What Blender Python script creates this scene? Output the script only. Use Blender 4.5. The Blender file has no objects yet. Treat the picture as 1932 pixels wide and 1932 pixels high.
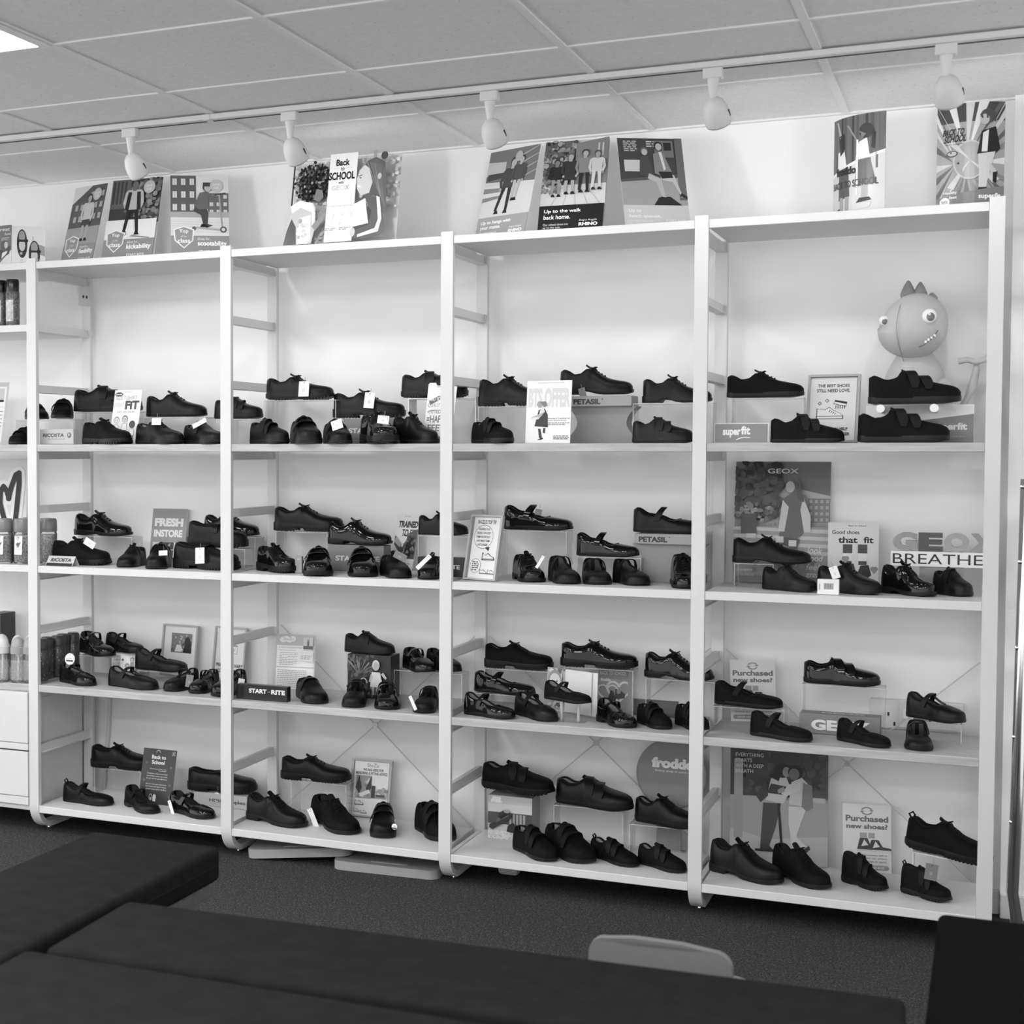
import bpy, bmesh, math, random
import numpy as np
from mathutils import Matrix, Vector
SC = bpy.context.scene
COL = SC.collection
random.seed(7)
CAM_RIGHT, CAM_UP, CAM_DIR, CAM_POS, FOCAL_PX = (0.901825, 0.432101, -0.000352), (-0.017151, 0.03661, 0.999182), (-0.43176, 0.901082, -0.040427), (3.22913, -4.78394, 1.42931), 2913.56
# ---- camera, world, exposure ----------------------------------------------------
cam = bpy.data.cameras.new('camera'); camo = bpy.data.objects.new('camera', cam); COL.objects.link(camo)
cam.sensor_fit = 'HORIZONTAL'; cam.sensor_width = 24.0; cam.lens = FOCAL_PX*24.0/1932
cam.shift_x = (966-483)/1932.0; cam.shift_y = 0.0
cam.clip_start = .05; cam.clip_end = 100
M = Matrix.Identity(4)
for i in range(3):
    M[i][0] = CAM_RIGHT[i]; M[i][1] = CAM_UP[i]; M[i][2] = -CAM_DIR[i]; M[i][3] = CAM_POS[i]
camo.matrix_world = M
cam.dof.use_dof = True; cam.dof.focus_distance = 5.1; cam.dof.aperture_fstop = 2.8
SC.camera = camo
W = bpy.data.worlds.new('daylight'); SC.world = W; W.use_nodes = True
bg = W.node_tree.nodes['Background']; bg.inputs[0].default_value = (1, 1, 1, 1); bg.inputs[1].default_value = WORLD = 1.45
# world fill graded by direction, added brighter on the left than the right
wt = W.node_tree; wc = wt.nodes.new('ShaderNodeTexCoord'); ws = wt.nodes.new('ShaderNodeSeparateXYZ'); wr = wt.nodes.new('ShaderNodeMapRange')
wt.links.new(wc.outputs['Generated'], ws.inputs[0]); wt.links.new(ws.outputs['X'], wr.inputs['Value'])
wr.inputs['From Min'].default_value = -1; wr.inputs['From Max'].default_value = 1; wr.inputs['To Min'].default_value = 1.5; wr.inputs['To Max'].default_value = .55
wt.links.new(wr.outputs[0], bg.inputs[0])
SC.view_settings.view_transform = 'Standard'; SC.view_settings.look = 'None'
SC.view_settings.gamma = 1.0; SC.view_settings.use_curve_mapping = False
SC.view_settings.exposure = 0.38
PANEL_POWER = 17.0      # emission of the ceiling light panels
SPOT_POWER = 3.4      # track spotlights
try: SC.cycles.max_bounces = 10; SC.cycles.transparent_max_bounces = 24; SC.cycles.caustics_reflective = False; SC.cycles.caustics_refractive = False
except Exception: pass
# ---- helpers --------------------------------------------------------------------
MATS = {}
def mat(name, g, rough=.5, spec=.5, metal=0, noise=0, nscale=40, bump=0, bscale=200, emit=0, coat=0, stretch=None, speck=None):
    if name in MATS: return MATS[name]
    m = bpy.data.materials.new(name); m.use_nodes = True; nt = m.node_tree; b = nt.nodes['Principled BSDF']
    b.inputs['Base Color'].default_value = (g, g, g, 1); b.inputs['Roughness'].default_value = rough
    b.inputs['Specular IOR Level'].default_value = spec; b.inputs['Metallic'].default_value = metal; b.inputs['Coat Weight'].default_value = coat
    tc = nt.nodes.new('ShaderNodeTexCoord'); mp = nt.nodes.new('ShaderNodeMapping'); nt.links.new(tc.outputs['Object'], mp.inputs['Vector'])
    if stretch: mp.inputs['Scale'].default_value = stretch
    if noise:
        n = nt.nodes.new('ShaderNodeTexNoise'); n.inputs['Scale'].default_value = nscale; n.inputs['Detail'].default_value = 5; nt.links.new(mp.outputs[0], n.inputs['Vector'])
        r = nt.nodes.new('ShaderNodeMapRange'); r.inputs['From Min'].default_value = .3; r.inputs['From Max'].default_value = .7
        r.inputs['To Min'].default_value = g*(1-noise); r.inputs['To Max'].default_value = g*(1+noise)
        nt.links.new(n.outputs['Fac'], r.inputs['Value']); out = r.outputs[0]
        if speck:
            v = nt.nodes.new('ShaderNodeTexVoronoi'); v.inputs['Scale'].default_value = speck[0]; nt.links.new(mp.outputs[0], v.inputs['Vector'])
            n2 = nt.nodes.new('ShaderNodeTexNoise'); n2.inputs['Scale'].default_value = speck[0]*.35; nt.links.new(mp.outputs[0], n2.inputs['Vector'])
            c = nt.nodes.new('ShaderNodeMath'); c.operation = 'LESS_THAN'; c.inputs[1].default_value = speck[1]; nt.links.new(v.outputs['Distance'], c.inputs[0])
            c2 = nt.nodes.new('ShaderNodeMath'); c2.operation = 'GREATER_THAN'; c2.inputs[1].default_value = .5; nt.links.new(n2.outputs['Fac'], c2.inputs[0])
            mu = nt.nodes.new('ShaderNodeMath'); mu.operation = 'MULTIPLY'; nt.links.new(c.outputs[0], mu.inputs[0]); nt.links.new(c2.outputs[0], mu.inputs[1])
            mx = nt.nodes.new('ShaderNodeMix'); mx.data_type = 'FLOAT'; nt.links.new(mu.outputs[0], mx.inputs[0]); nt.links.new(out, mx.inputs[2]); mx.inputs[3].default_value = speck[2]; out = mx.outputs[0]
        nt.links.new(out, b.inputs['Base Color'])
    if bump:
        n = nt.nodes.new('ShaderNodeTexNoise'); n.inputs['Scale'].default_value = bscale; n.inputs['Detail'].default_value = 3; nt.links.new(mp.outputs[0], n.inputs['Vector'])
        bp = nt.nodes.new('ShaderNodeBump'); bp.inputs['Strength'].default_value = bump; bp.inputs['Distance'].default_value = .002
        nt.links.new(n.outputs['Fac'], bp.inputs['Height']); nt.links.new(bp.outputs[0], b.inputs['Normal'])
    if emit: b.inputs['Emission Color'].default_value = (1, 1, 1, 1); b.inputs['Emission Strength'].default_value = emit
    MATS[name] = m; return m
def clear(name, tint, haze, gloss=.08, g=.9):
    if name in MATS: return MATS[name]
    m = bpy.data.materials.new(name); m.use_nodes = True; nt = m.node_tree; nt.nodes.clear()
    o = nt.nodes.new('ShaderNodeOutputMaterial'); t = nt.nodes.new('ShaderNodeBsdfTransparent'); t.inputs[0].default_value = (tint, tint, tint, 1)
    d = nt.nodes.new('ShaderNodeBsdfDiffuse'); d.inputs[0].default_value = (g, g, g, 1)
    gl = nt.nodes.new('ShaderNodeBsdfGlossy'); gl.inputs['Roughness'].default_value = .05
    a = nt.nodes.new('ShaderNodeMixShader'); n = nt.nodes.new('ShaderNodeTexNoise'); n.inputs['Scale'].default_value = 9
    r = nt.nodes.new('ShaderNodeMapRange'); r.inputs['To Min'].default_value = haze*.8; r.inputs['To Max'].default_value = haze*1.2
    nt.links.new(n.outputs['Fac'], r.inputs['Value']); nt.links.new(r.outputs[0], a.inputs[0]); nt.links.new(t.outputs[0], a.inputs[1]); nt.links.new(d.outputs[0], a.inputs[2])
    f = nt.nodes.new('ShaderNodeFresnel'); f.inputs[0].default_value = 1.3
    b = nt.nodes.new('ShaderNodeMixShader'); mm = nt.nodes.new('ShaderNodeMath'); mm.operation = 'MULTIPLY'; mm.inputs[1].default_value = gloss*8; nt.links.new(f.outputs[0], mm.inputs[0])
    mm.use_clamp = True
    nt.links.new(mm.outputs[0], b.inputs[0]); nt.links.new(a.outputs[0], b.inputs[1]); nt.links.new(gl.outputs[0], b.inputs[2]); nt.links.new(b.outputs[0], o.inputs[0])
    MATS[name] = m; return m
def ink_mat():
    m = bpy.data.materials.new('printed_paper'); m.use_nodes = True; nt = m.node_tree; b = nt.nodes['Principled BSDF']
    a = nt.nodes.new('ShaderNodeAttribute'); a.attribute_name = 'ink'; nt.links.new(a.outputs['Color'], b.inputs['Base Color'])
    b.inputs['Roughness'].default_value = .35; b.inputs['Specular IOR Level'].default_value = .35
    n = nt.nodes.new('ShaderNodeTexNoise'); n.inputs['Scale'].default_value = 30; bp = nt.nodes.new('ShaderNodeBump'); bp.inputs['Strength'].default_value = .02
    nt.links.new(n.outputs['Fac'], bp.inputs['Height']); nt.links.new(bp.outputs[0], b.inputs['Normal']); return m
INK = ink_mat()
WHITE = mat('white_paint', .68, .42, noise=.015, nscale=6, bump=.05, bscale=300)
WALL = mat('wall_emulsion', .91, .75, noise=.02, nscale=3, bump=.15, bscale=260)
VENEER = mat('pale_veneer', .46, .5, noise=.16, nscale=9, stretch=(1, 14, 14))
PAPER = mat('white_card', .85, .5, noise=.01, nscale=20)
GREYCARD = mat('grey_card', .28, .5, noise=.02, nscale=20)
MIDBOX = mat('grey_box_board', .22, .45, noise=.03, nscale=30)
BLACKBOX = mat('black_box_board', .016, .3, noise=.05, nscale=30)
CHROME = mat('chrome', .75, .12, metal=1, noise=.02, nscale=15)
STEEL = mat('brushed_steel', .6, .3, metal=1, noise=.05, nscale=60)
ACRYLIC = clear('clear_acrylic', .99, .018, .06)
ACRYLIC_EDGE = clear('acrylic_cut_edge', .96, .38)
BOTTLE = clear('clear_bottle', .97, .1, .12, .85)
def obj(name, V, F, m, parent=None, smooth=False, loc=None, kind=None):
    me = bpy.data.meshes.new(name); me.from_pydata([tuple(map(float, v)) for v in V], [], [tuple(f) for f in F])
    bm = bmesh.new(); bm.from_mesh(me); bmesh.ops.recalc_face_normals(bm, faces=bm.faces); bm.to_mesh(me); bm.free()
    for k in (m if isinstance(m, (list, tuple)) else [m]): me.materials.append(k)
    if smooth:
        me.polygons.foreach_set('use_smooth', [True]*len(me.polygons))
        if smooth != 'all':
            try: me.set_sharp_from_angle(angle=math.radians(smooth if smooth is not True else 40))
            except Exception: pass
    o = bpy.data.objects.new(name, me); COL.objects.link(o)
    if parent: o.parent = parent
    if loc: o.location = loc
    if kind: o['kind'] = kind
    return o
def empty(name, loc=(0, 0, 0), rot=(0, 0, 0)):
    o = bpy.data.objects.new(name, None); COL.objects.link(o); o.location = loc; o.rotation_euler = rot; o.empty_display_size = .05; return o
def tag(o, label, cat, group=None):
    o['label'] = label; o['category'] = cat
    if group: o['group'] = group
    return o
def box(x0, x1, y0, y1, z0, z1):
    return ([(a, b, c) for a in (x0, x1) for b in (y0, y1) for c in (z0, z1)], [(0,1,3,2),(4,6,7,5),(0,4,5,1),(2,3,7,6),(0,2,6,4),(1,5,7,3)])
def rbox(x0, x1, y0, y1, z0, z1, r=.01, seg=3):
    bm = bmesh.new(); V, F = box(x0, x1, y0, y1, z0, z1); vs = [bm.verts.new(v) for v in V]
    for f in F: bm.faces.new([vs[i] for i in f])
    bmesh.ops.recalc_face_normals(bm, faces=bm.faces)
    bmesh.ops.bevel(bm, geom=list(bm.edges), offset=r, segments=seg, profile=.5, affect='EDGES'); bm.verts.index_update()
    V = [tuple(v.co) for v in bm.verts]; F = [tuple(v.index for v in f.verts) for f in bm.faces]; bm.free(); return V, F
def lathe(prof, seg=24, caps=True):
    rings = [[(r*math.cos(a), r*math.sin(a), z) for a in np.linspace(0, 2*math.pi, seg, endpoint=False)] for r, z in prof]
    return _loft(rings, True, caps)
def rplate(x0, x1, y0, y1, z0, z1, r, seg=6):
    """plate with rounded corners in plan"""
    pts = []
    for cx, cy, a0 in ((x1-r, y1-r, 0), (x0+r, y1-r, 90), (x0+r, y0+r, 180), (x1-r, y0+r, 270)):
        for k in range(seg+1):
            a = math.radians(a0+90*k/seg); pts.append((cx+r*math.cos(a), cy+r*math.sin(a)))
    return _loft([[(x, y, z) for x, y in pts] for z in (z0, z1)], True, True)
def xf(VF, M4):
    return [tuple(M4 @ Vector(v)) for v in VF[0]], VF[1]
# ---- flat printing: shapes and lettering as coloured polygons --------------------
TEXT = {}
def text_poly(s, bold):
    k = (s, bold)
    if k not in TEXT:
        c = bpy.data.curves.new('lettering', 'FONT'); c.body = s; c.size = 1; c.offset = bold; c.resolution_u = 5; c.fill_mode = 'FRONT'
        o = bpy.data.objects.new('lettering', c); COL.objects.link(o)
        bpy.context.view_layer.update()
        me = o.evaluated_get(bpy.context.evaluated_depsgraph_get()).to_mesh()
        V = [(v.co.x, v.co.y) for v in me.vertices]; F = [tuple(p.vertices) for p in me.polygons]
        bpy.data.objects.remove(o); bpy.data.curves.remove(c)
        xs = [v[0] for v in V]; ys = [v[1] for v in V]; x0, y0 = min(xs), min(ys); sx, sy = max(max(xs)-x0, 1e-6), max(max(ys)-y0, 1e-6)
        TEXT[k] = ([((x-x0)/sx, (y-y0)/sy) for x, y in V], F, sx/sy)
    return TEXT[k]
def ell(cx, cy, rx, ry, n=20, a0=0, a1=360):
    return [(cx+rx*math.cos(math.radians(a0+(a1-a0)*i/n)), cy+ry*math.sin(math.radians(a0+(a1-a0)*i/n))) for i in range(n + (0 if a1-a0 == 360 else 1))]
def printed(name, items, w, h, parent, y=-.0009, bend=None, step=.00008):
    """items in card units: x 0..w/h, y 0..1, ink = linear grey"""
    V, F, inkv = [], [], []
    n = 0
    for it in items:
        k = it[0]; n += 1; yy = y - n*step
        if k == 'r': polys = [[(it[1], it[2]), (it[3], it[2]), (it[3], it[4]), (it[1], it[4])]]; ink = it[5]
        elif k == 'e': polys = [ell(*it[1:5])]; ink = it[5]
        elif k == 'p': polys = [it[1]]; ink = it[2]
        elif k == 't':
            _, s, x0, y0, x1, y1, ink = it[:7]; b = it[7] if len(it) > 7 else 0; sl = it[8] if len(it) > 8 else 0
            P, FF, asp = text_poly(s, b); o = len(V)
            V += [((x0+(x1-x0)*px + sl*py*(y1-y0))*h - w/2, yy, (y0+(y1-y0)*py)*h) for px, py in P]
            F += [tuple(i+o for i in f) for f in FF]; inkv += [ink]*len(FF); continue
        for pl in polys:
            o = len(V); V += [(min(max(a*h-w/2, -w/2), w/2), yy, min(max(b*h, 0), h)) for a, b in pl]; F.append(tuple(range(o, o+len(pl)))); inkv.append(ink)
    me = bpy.data.meshes.new(name); me.from_pydata(V, [], F); me.materials.append(INK)
    at = me.attributes.new('ink', 'FLOAT_COLOR', 'FACE')
    for i, g in enumerate(inkv): at.data[i].color = (g, g, g, 1)
    bm = bmesh.new(); bm.from_mesh(me); bm.normal_update()
    bmesh.ops.reverse_faces(bm, faces=[f for f in bm.faces if f.normal.y > 0])
    if bend:
        for k in range(1, 12):
            bmesh.ops.bisect_plane(bm, geom=list(bm.verts)+list(bm.edges)+list(bm.faces), plane_co=(-w/2+w*k/12, 0, 0), plane_no=(1, 0, 0))
        for v in bm.verts: v.co.y += bend(v.co.x)
    bm.to_mesh(me); bm.free()
    o = bpy.data.objects.new(name, me); COL.objects.link(o); o.parent = parent; return o
def blotch(x0, y0, x1, y1, n, r, lo, hi, rnd):
    return [('e', rnd.uniform(x0, x1), rnd.uniform(y0, y1), r*rnd.uniform(.5, 1.3), r*rnd.uniform(.5, 1.2), rnd.uniform(lo, hi)) for _ in range(n)]
def figure(x, y, h, skin=.35, hair=.03, top=.1, legs=.03, shoe=.01, lean=0, skirt=0, stride=.07):
    """a simple printed standing child, feet at (x, y), height h"""
    q = lambda a, b: (x+(a+lean*b)*h, y+b*h)
    I = []
    for s in (-1, 1):
        I.append(('p', [q(s*.02, .5), q(s*.1, .5), q(s*(stride+.045), .06), q(s*(stride-.015), .06)], skin if skirt else legs))
        I.append(('p', [q(s*stride-.02, .06), q(s*stride+.03, .07), q(s*stride+.07, .0), q(s*stride-.035, 0)], shoe))
    if skirt: I.append(('p', [q(-.09, .55), q(.09, .55), q(.15, .34), q(-.15, .34)], legs))
    I.append(('p', [q(-.13, .82), q(.13, .82), q(.115, .46), q(-.115, .46)], top))
    for s in (-1, 1):
        I.append(('p', [q(s*.12, .82), q(s*.17, .78), q(s*.2, .58), q(s*.15, .45), q(s*.11, .46), q(s*.14, .58)], top)); I.append(('e',) + q(s*.14, .44) + (.025*h, .03*h, skin))
    I.append(('p', [q(-.035, .8), q(.035, .8), q(.035, .87), q(-.035, .87)], skin))
    I.append(('e',) + q(0, .935) + (.075*h, .08*h, hair)); I.append(('e',) + q(.005, .91) + (.058*h, .065*h, skin))
    return I
def mini_shoe(x, y, w, h, ink, sole=None):
    P = [(0, .15), (0, .9), (.08, 1), (.18, .72), (.34, .7), (.45, .95), (.55, .85), (.75, .55), (.95, .42), (1, .15)]
    I = [('p', [(x+a*w, y+b*h) for a, b in P], ink)]
    I.append(('p', [(x-.01*w, y), (x-.01*w, y+.18*h), (x+1.01*w, y+.18*h), (x+1.01*w, y+.03*h)], sole if sole is not None else ink)); return I
def lines(x0, x1, ytop, ybot, n, ink, rnd, fill=.55):
    I = []; st = (ytop-ybot)/n
    for i in range(n):
        x = x0; yy = ytop-(i+1)*st
        while x < x1-.01:
            l = rnd.uniform(.02, .06); xe = min(x+l, x1)
            I.append(('r', x, yy, xe, yy+st*fill, ink)); x = xe+.012
            if i == n-1 and x > x0+(x1-x0)*.7: break
    return I

# ---- shoe geometry (pure numpy) -------------------------------------------------
def _ip(x, kn):
    kx = [k[0] for k in kn]; ky = [k[1] for k in kn]
    x = np.asarray(x, float); out = np.empty_like(x)
    for n, v in enumerate(x.flat):
        if v <= kx[0]: out.flat[n] = ky[0]; continue
        if v >= kx[-1]: out.flat[n] = ky[-1]; continue
        i = max(j for j in range(len(kx)) if kx[j] <= v)
        i = min(i, len(kx) - 2)
        t = (v - kx[i]) / (kx[i+1] - kx[i])
        def sl(j):
            if j <= 0: return (ky[1]-ky[0])/(kx[1]-kx[0])
            if j >= len(kx)-1: return (ky[-1]-ky[-2])/(kx[-1]-kx[-2])
            a = (ky[j]-ky[j-1])/(kx[j]-kx[j-1]); b = (ky[j+1]-ky[j])/(kx[j+1]-kx[j])
            return 0.0 if a*b <= 0 else 2*a*b/(a+b)
        h = kx[i+1]-kx[i]; m0 = sl(i)*h; m1 = sl(i+1)*h
        out.flat[n] = ((2*t**3-3*t*t+1)*ky[i] + (t**3-2*t*t+t)*m0 + (-2*t**3+3*t*t)*ky[i+1] + (t**3-t*t)*m1)
    return out
TOPS = {
 'lace': [(0,.25),(.05,.275),(.2,.205),(.3,.225),(.38,.3),(.44,.31),(.55,.255),(.66,.195),(.78,.16),(.9,.13),(.97,.095),(1,.05)],
 'velcro': [(0,.24),(.05,.265),(.2,.21),(.3,.235),(.38,.3),(.45,.31),(.55,.26),(.66,.2),(.78,.165),(.9,.135),(.97,.1),(1,.055)],
 'bar': [(0,.25),(.05,.275),(.2,.2),(.33,.185),(.42,.165),(.52,.125),(.6,.115),(.66,.132),(.78,.118),(.9,.1),(.97,.075),(1,.04)],
 'tbar': [(0,.245),(.05,.27),(.2,.2),(.33,.19),(.42,.175),(.5,.15),(.56,.148),(.64,.165),(.78,.14),(.9,.115),(.97,.09),(1,.05)],
 'loafer': [(0,.22),(.05,.24),(.2,.2),(.35,.2),(.47,.235),(.56,.225),(.66,.185),(.78,.15),(.9,.12),(.97,.085),(1,.045)],
 'boot': [(0,.34),(.05,.4),(.2,.37),(.3,.38),(.38,.41),(.44,.39),(.55,.3),(.66,.215),(.78,.165),(.9,.135),(.97,.1),(1,.055)],
}
GAPS = {'lace': (.44, .07), 'velcro': (.42, .07), 'bar': (.66, .088), 'tbar': (.6, .08), 'loafer': (.47, .075), 'boot': (.42, .075)}
def _soles(kind):
    if kind == 'cup':  return [(0,.085),(.5,.08),(1,.085)], [(0,.012),(.08,0),(.8,0),(1,.03)], .006, 0
    if kind == 'flat': return [(0,.06),(.5,.055),(1,.055)], [(0,.006),(.08,0),(.8,0),(1,.022)], .004, 0
    if kind == 'heel': return [(0,.1),(.3,.085),(.5,.06),(.75,.05),(1,.065)], [(0,0),(.275,0),(.29,.05),(.42,.035),(.56,0),(.85,0),(1,.025)], .012, 0
    if kind == 'chunky': return [(0,.14),(.3,.125),(.5,.105),(.75,.1),(1,.12)], [(0,0),(.3,0),(.315,.045),(.46,.04),(.475,.004),(.85,0),(1,.035)], .014, 1
    return [(0,.1),(.3,.09),(.5,.08),(.75,.085),(1,.1)], [(0,.03),(.1,0),(.38,0),(.44,.018),(.52,0),(.82,0),(1,.045)], .01, 1   # lug
def _loft(rings, closed=True, caps=False):
    V = [p for r in rings for p in r]; n = len(rings[0]); F = []
    for i in range(len(rings)-1):
        for j in range(n if closed else n-1):
            k = (j+1) % n
            F.append((i*n+j, i*n+k, (i+1)*n+k, (i+1)*n+j))
    if caps:
        F.append(tuple(range(n-1, -1, -1))); F.append(tuple((len(rings)-1)*n+j for j in range(n)))
    return V, F
def _tube(path, r, seg=6):
    P = np.array(path, float); rings = []
    for i in range(len(P)):
        t = P[min(i+1, len(P)-1)] - P[max(i-1, 0)]; t = t/(np.linalg.norm(t)+1e-9)
        a = np.cross(t, (0.31, .2, .93)); a /= np.linalg.norm(a)+1e-9; b = np.cross(t, a)
        rings.append([tuple(P[i] + r*(math.cos(u)*a + math.sin(u)*b)) for u in np.linspace(0, 2*math.pi, seg, endpoint=False)])
    return _loft(rings, True, True)
def _cat(parts):
    V, F = [], []
    for v, f in parts:
        o = len(V); V += list(v); F += [tuple(i+o for i in q) for q in f]
    return V, F
def wide_of(yaw): return 1.24 if 44 <= yaw <= 110 else 1.06
def shoe_parts(style, sole, wide=1.0, tab=0, flap=0, seed=0):
    """unit-length shoe, heel at x=0, toe at x=1; returns {part: (verts, faces)}"""
    base = 'lace' if style in ('lace', 'trainer') else ('velcro' if style in ('velcro', 'strap') else ('boot' if style in ('boot', 'hiker') else style))
    Wk = [(0,.045),(.02,.085),(.06,.12),(.13,.14),(.25,.14),(.42,.138),(.58,.168),(.7,.182),(.8,.176),(.9,.143),(.96,.1),(.99,.055),(1,.03)]
    Wf = lambda x: _ip(x, Wk)*wide
    Tk, Bk, welt, lug = _soles(sole)
    Hf = lambda x: _ip(x, TOPS[base]); Tf = lambda x: _ip(x, Tk)
    xt, gm = GAPS[base]; gm *= wide
    def Gf(x):
        x = np.asarray(x, float)
        a = np.clip((x-.045)/.1, 0, 1); b = np.clip((xt-x)/(xt*.35), 0, 1)
        return gm*np.sqrt(np.clip(a*(2-a), 0, 1))*np.sqrt(np.clip(b*(2-b), 0, 1))
    t = np.linspace(0, 1, 36); xs = np.sort(np.concatenate([.5*(t + .5-.5*np.cos(np.pi*t)), [xt-.003, xt-.02]]))
    out = {}; ns = 9; S = np.linspace(0, 1, ns); rings = []; lin = []
    for x in xs:
        w, g, H, T = float(Wf([x])[0]), float(Gf([x])[0]), float(Hf([x])[0]), float(Tf([x])[0])
        op = min(1, g/(gm*.6)); toe = max(0, (x-.6)/.4)
        ey = .62*(1-op)+.5*op - .12*toe; L = []
        for s in S:
            c, q = math.cos(s*math.pi/2), math.sin(s*math.pi/2)
            y = g+(w-g)*max(c, 0)**ey; z = T-.012+(H+.012)*q**(.95-.15*toe)
            sx = (.5+.12*s if base in ('lace', 'velcro', 'boot') else .2+.02*s)
            if x < sx and s < .97: y += .009*c; z += .008*q
            L.append((x, y, z))
        if g > 1e-4:
            L.append((x, max(g-.014, .001), T+H-.006)); lin.append((x, g, H, T))
        else: L.append((x, 0.0, L[-1][2]))
        rings.append(L + [(a, -b, c) for a, b, c in reversed(L)])
    V = [p for r in rings for p in r]; n = len(rings[0]); F = []; h = n//2
    for i in range(len(rings)-1):
        for j in range(n-1):
            if j == h-1: continue
            F.append((i*n+j, (i+1)*n+j, (i+1)*n+j+1, i*n+j+1))
    F.append(tuple(range(n))); F.append(tuple((len(rings)-1)*n+n-1-j for j in range(n)))
    out['upper'] = (V, F)
    lr = []
    for x, g, H, T in lin:
        g2 = max(g-.012, .001); fb = T+.02
        pr = [(g2, T+H-.008), (g2*1.15, T+H*.6), (g2*1.12, fb+.02), (g2*.7, fb), (0, fb-.004)]
        lr.append([(x, a, b) for a, b in pr] + [(x, -a, b) for a, b in reversed(pr[:-1])])
    if len(lr) > 1: out['lining'] = _loft(lr, False)
    if len(lin) > 3: out['collar'] = _tube([(x, g-.004, T+H-.004) for x, g, H, T in lin] + [(x, -g+.004, T+H-.004) for x, g, H, T in reversed(lin)] + [(lin[0][0], lin[0][1]-.004, lin[0][3]+lin[0][2]-.004)], .013)
    # sole
    sx = np.sort(np.concatenate([.5*(t + .5-.5*np.cos(np.pi*t)), np.linspace(.26, .5, 12)])); sr = []
    for x in sx:
        X = (x-.5)*(1+2*welt)+.5; w = float(Wf([x])[0])+welt; T = float(Tf([x])[0]); B = float(_ip([x], Bk)[0])
        m = (T+B)/2
        sr.append([(X, w, T+.004), (X, w+.004, m), (X, w-.004, B), (X, -w+.004, B), (X, -w-.004, m), (X, -w, T+.004)])
    parts = [_loft(sr, True, True)]
    if lug:
        for x in list(np.arange(.03, .3, .045)) + list(np.arange(.5, .97, .045)):
            w = float(Wf([x])[0])+welt; B = float(_ip([x], Bk)[0])
            for sg in (-1, 1):
                y0, y1 = sg*(w-.03), sg*(w+.006)
                parts.append(([(x+a, b, c) for a in (0, .024) for b in (y0, y1) for c in (B-.008, B+.03)],
                              [(0,1,3,2),(4,6,7,5),(0,4,5,1),(2,3,7,6),(0,2,6,4),(1,5,7,3)]))
    out['sole'] = _cat(parts)
    zmin = min(v[2] for v in out['sole'][0])
    def band(xc, slant, width, Hb, thick=.014, p0=.0, p1=math.pi, tip=0.0, n=17, back=0.0):
        rr = []
        for i, ph in enumerate(np.linspace(p0, p1, n)):
            x = xc + slant*math.cos(ph) - back*math.cos(ph)**2; w = float(Wf([x])[0])+.004; T = float(Tf([x])[0])
            c, s = math.cos(ph), max(math.sin(ph), 0)
            y = math.copysign(abs(c)**.62, c)*w; z = T + .02 + (Hb-.02)*s**.85
            ny, nz = c, s+.05; l = math.hypot(ny, nz); ny /= l; nz /= l
            hw = width/2*(1-.45*tip*max(0, i-(n-3))/2)*(1+.35*(back > 0)*math.cos(ph)**2)
            rr.append([(x-hw, y+ny*.002, z+nz*.002), (x+hw, y+ny*.002, z+nz*.002), (x+hw, y+ny*thick, z+nz*thick), (x-hw, y+ny*thick, z+nz*thick)])
        return _loft(rr, True, True)
    if base in ('lace',) or style == 'boot':
        Ht = float(Hf([.42])[0]); tz = Ht+.035
        rr = []
        for x, z, hw in ((.54, float(Hf([.54])[0])+.002, .035), (.46, Ht+.004, .042), (.40, tz-.005, .05), (.36, tz+.02, .046)):
            T = float(Tf([x])[0])
            rr.append([(x, y, T+z-.02*(y/.05)**2 + dz) for dz in (0, .012) for y in ((-hw, -hw/2, 0, hw/2, hw) if dz == 0 else (hw, hw/2, 0, -hw/2, -hw))])
        out['tongue'] = _loft(rr, True, True)
        lp = []
        for k, x in enumerate((.44, .485, .53, .575, .62)):
            T = float(Tf([x])[0]); H = float(Hf([x])[0]); w = float(Wf([x])[0])
            lp.append(_tube([(x-.012*math.cos(a), .055*math.cos(a), T+H-.004-.03*math.cos(a)**2+.014) for a in np.linspace(.25, math.pi-.25, 7)], .011))
        x = .43; T = float(Tf([x])[0]); H = float(Hf([x])[0]); z0 = T+H+.016
        for sg in (-1, 1):
            lp.append(_tube([(x+.02+.024*math.sin(a)+.03*math.sin(a/2), sg*(.01+.052*(1-math.cos(a))/2), z0-.004+.022*math.sin(a)*.5+.012*math.sin(a/2)) for a in np.linspace(0, 2*math.pi, 14)], .0075))
            lp.append(_tube([(x, sg*.01, z0), (x+.05, sg*.05, z0-.01), (x+.07, sg*.075, z0-.05)], .0075))
        lp.append(_tube([(x-.015, 0, z0), (x+.015, 0, z0+.002)], .016))
        out['laces'] = _cat(lp)
    if base == 'velcro' or style == 'hiker':
        for nm, xc in (('strap', .43), ('strap2', .575)):
            Hb = float(Hf([xc])[0])+.01
            out[nm] = band(xc, -.085, .115, Hb, p0=.3, p1=math.pi-.25, tip=1)
            if style == 'strap': break
        Ht = float(Hf([.4])[0]); rr = []
        for x, z, hw in ((.48, Ht-.02, .05), (.40, Ht+.012, .055), (.355, Ht+.035, .052)):
            T = float(Tf([x])[0])
            rr.append([(x, y, T+z-.02*(y/.05)**2 + dz) for dz in (0, .014) for y in ((-hw, -hw/2, 0, hw/2, hw) if dz == 0 else (hw, hw/2, 0, -hw/2, -hw))])
        out['tongue'] = _loft(rr, True, True)
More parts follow.
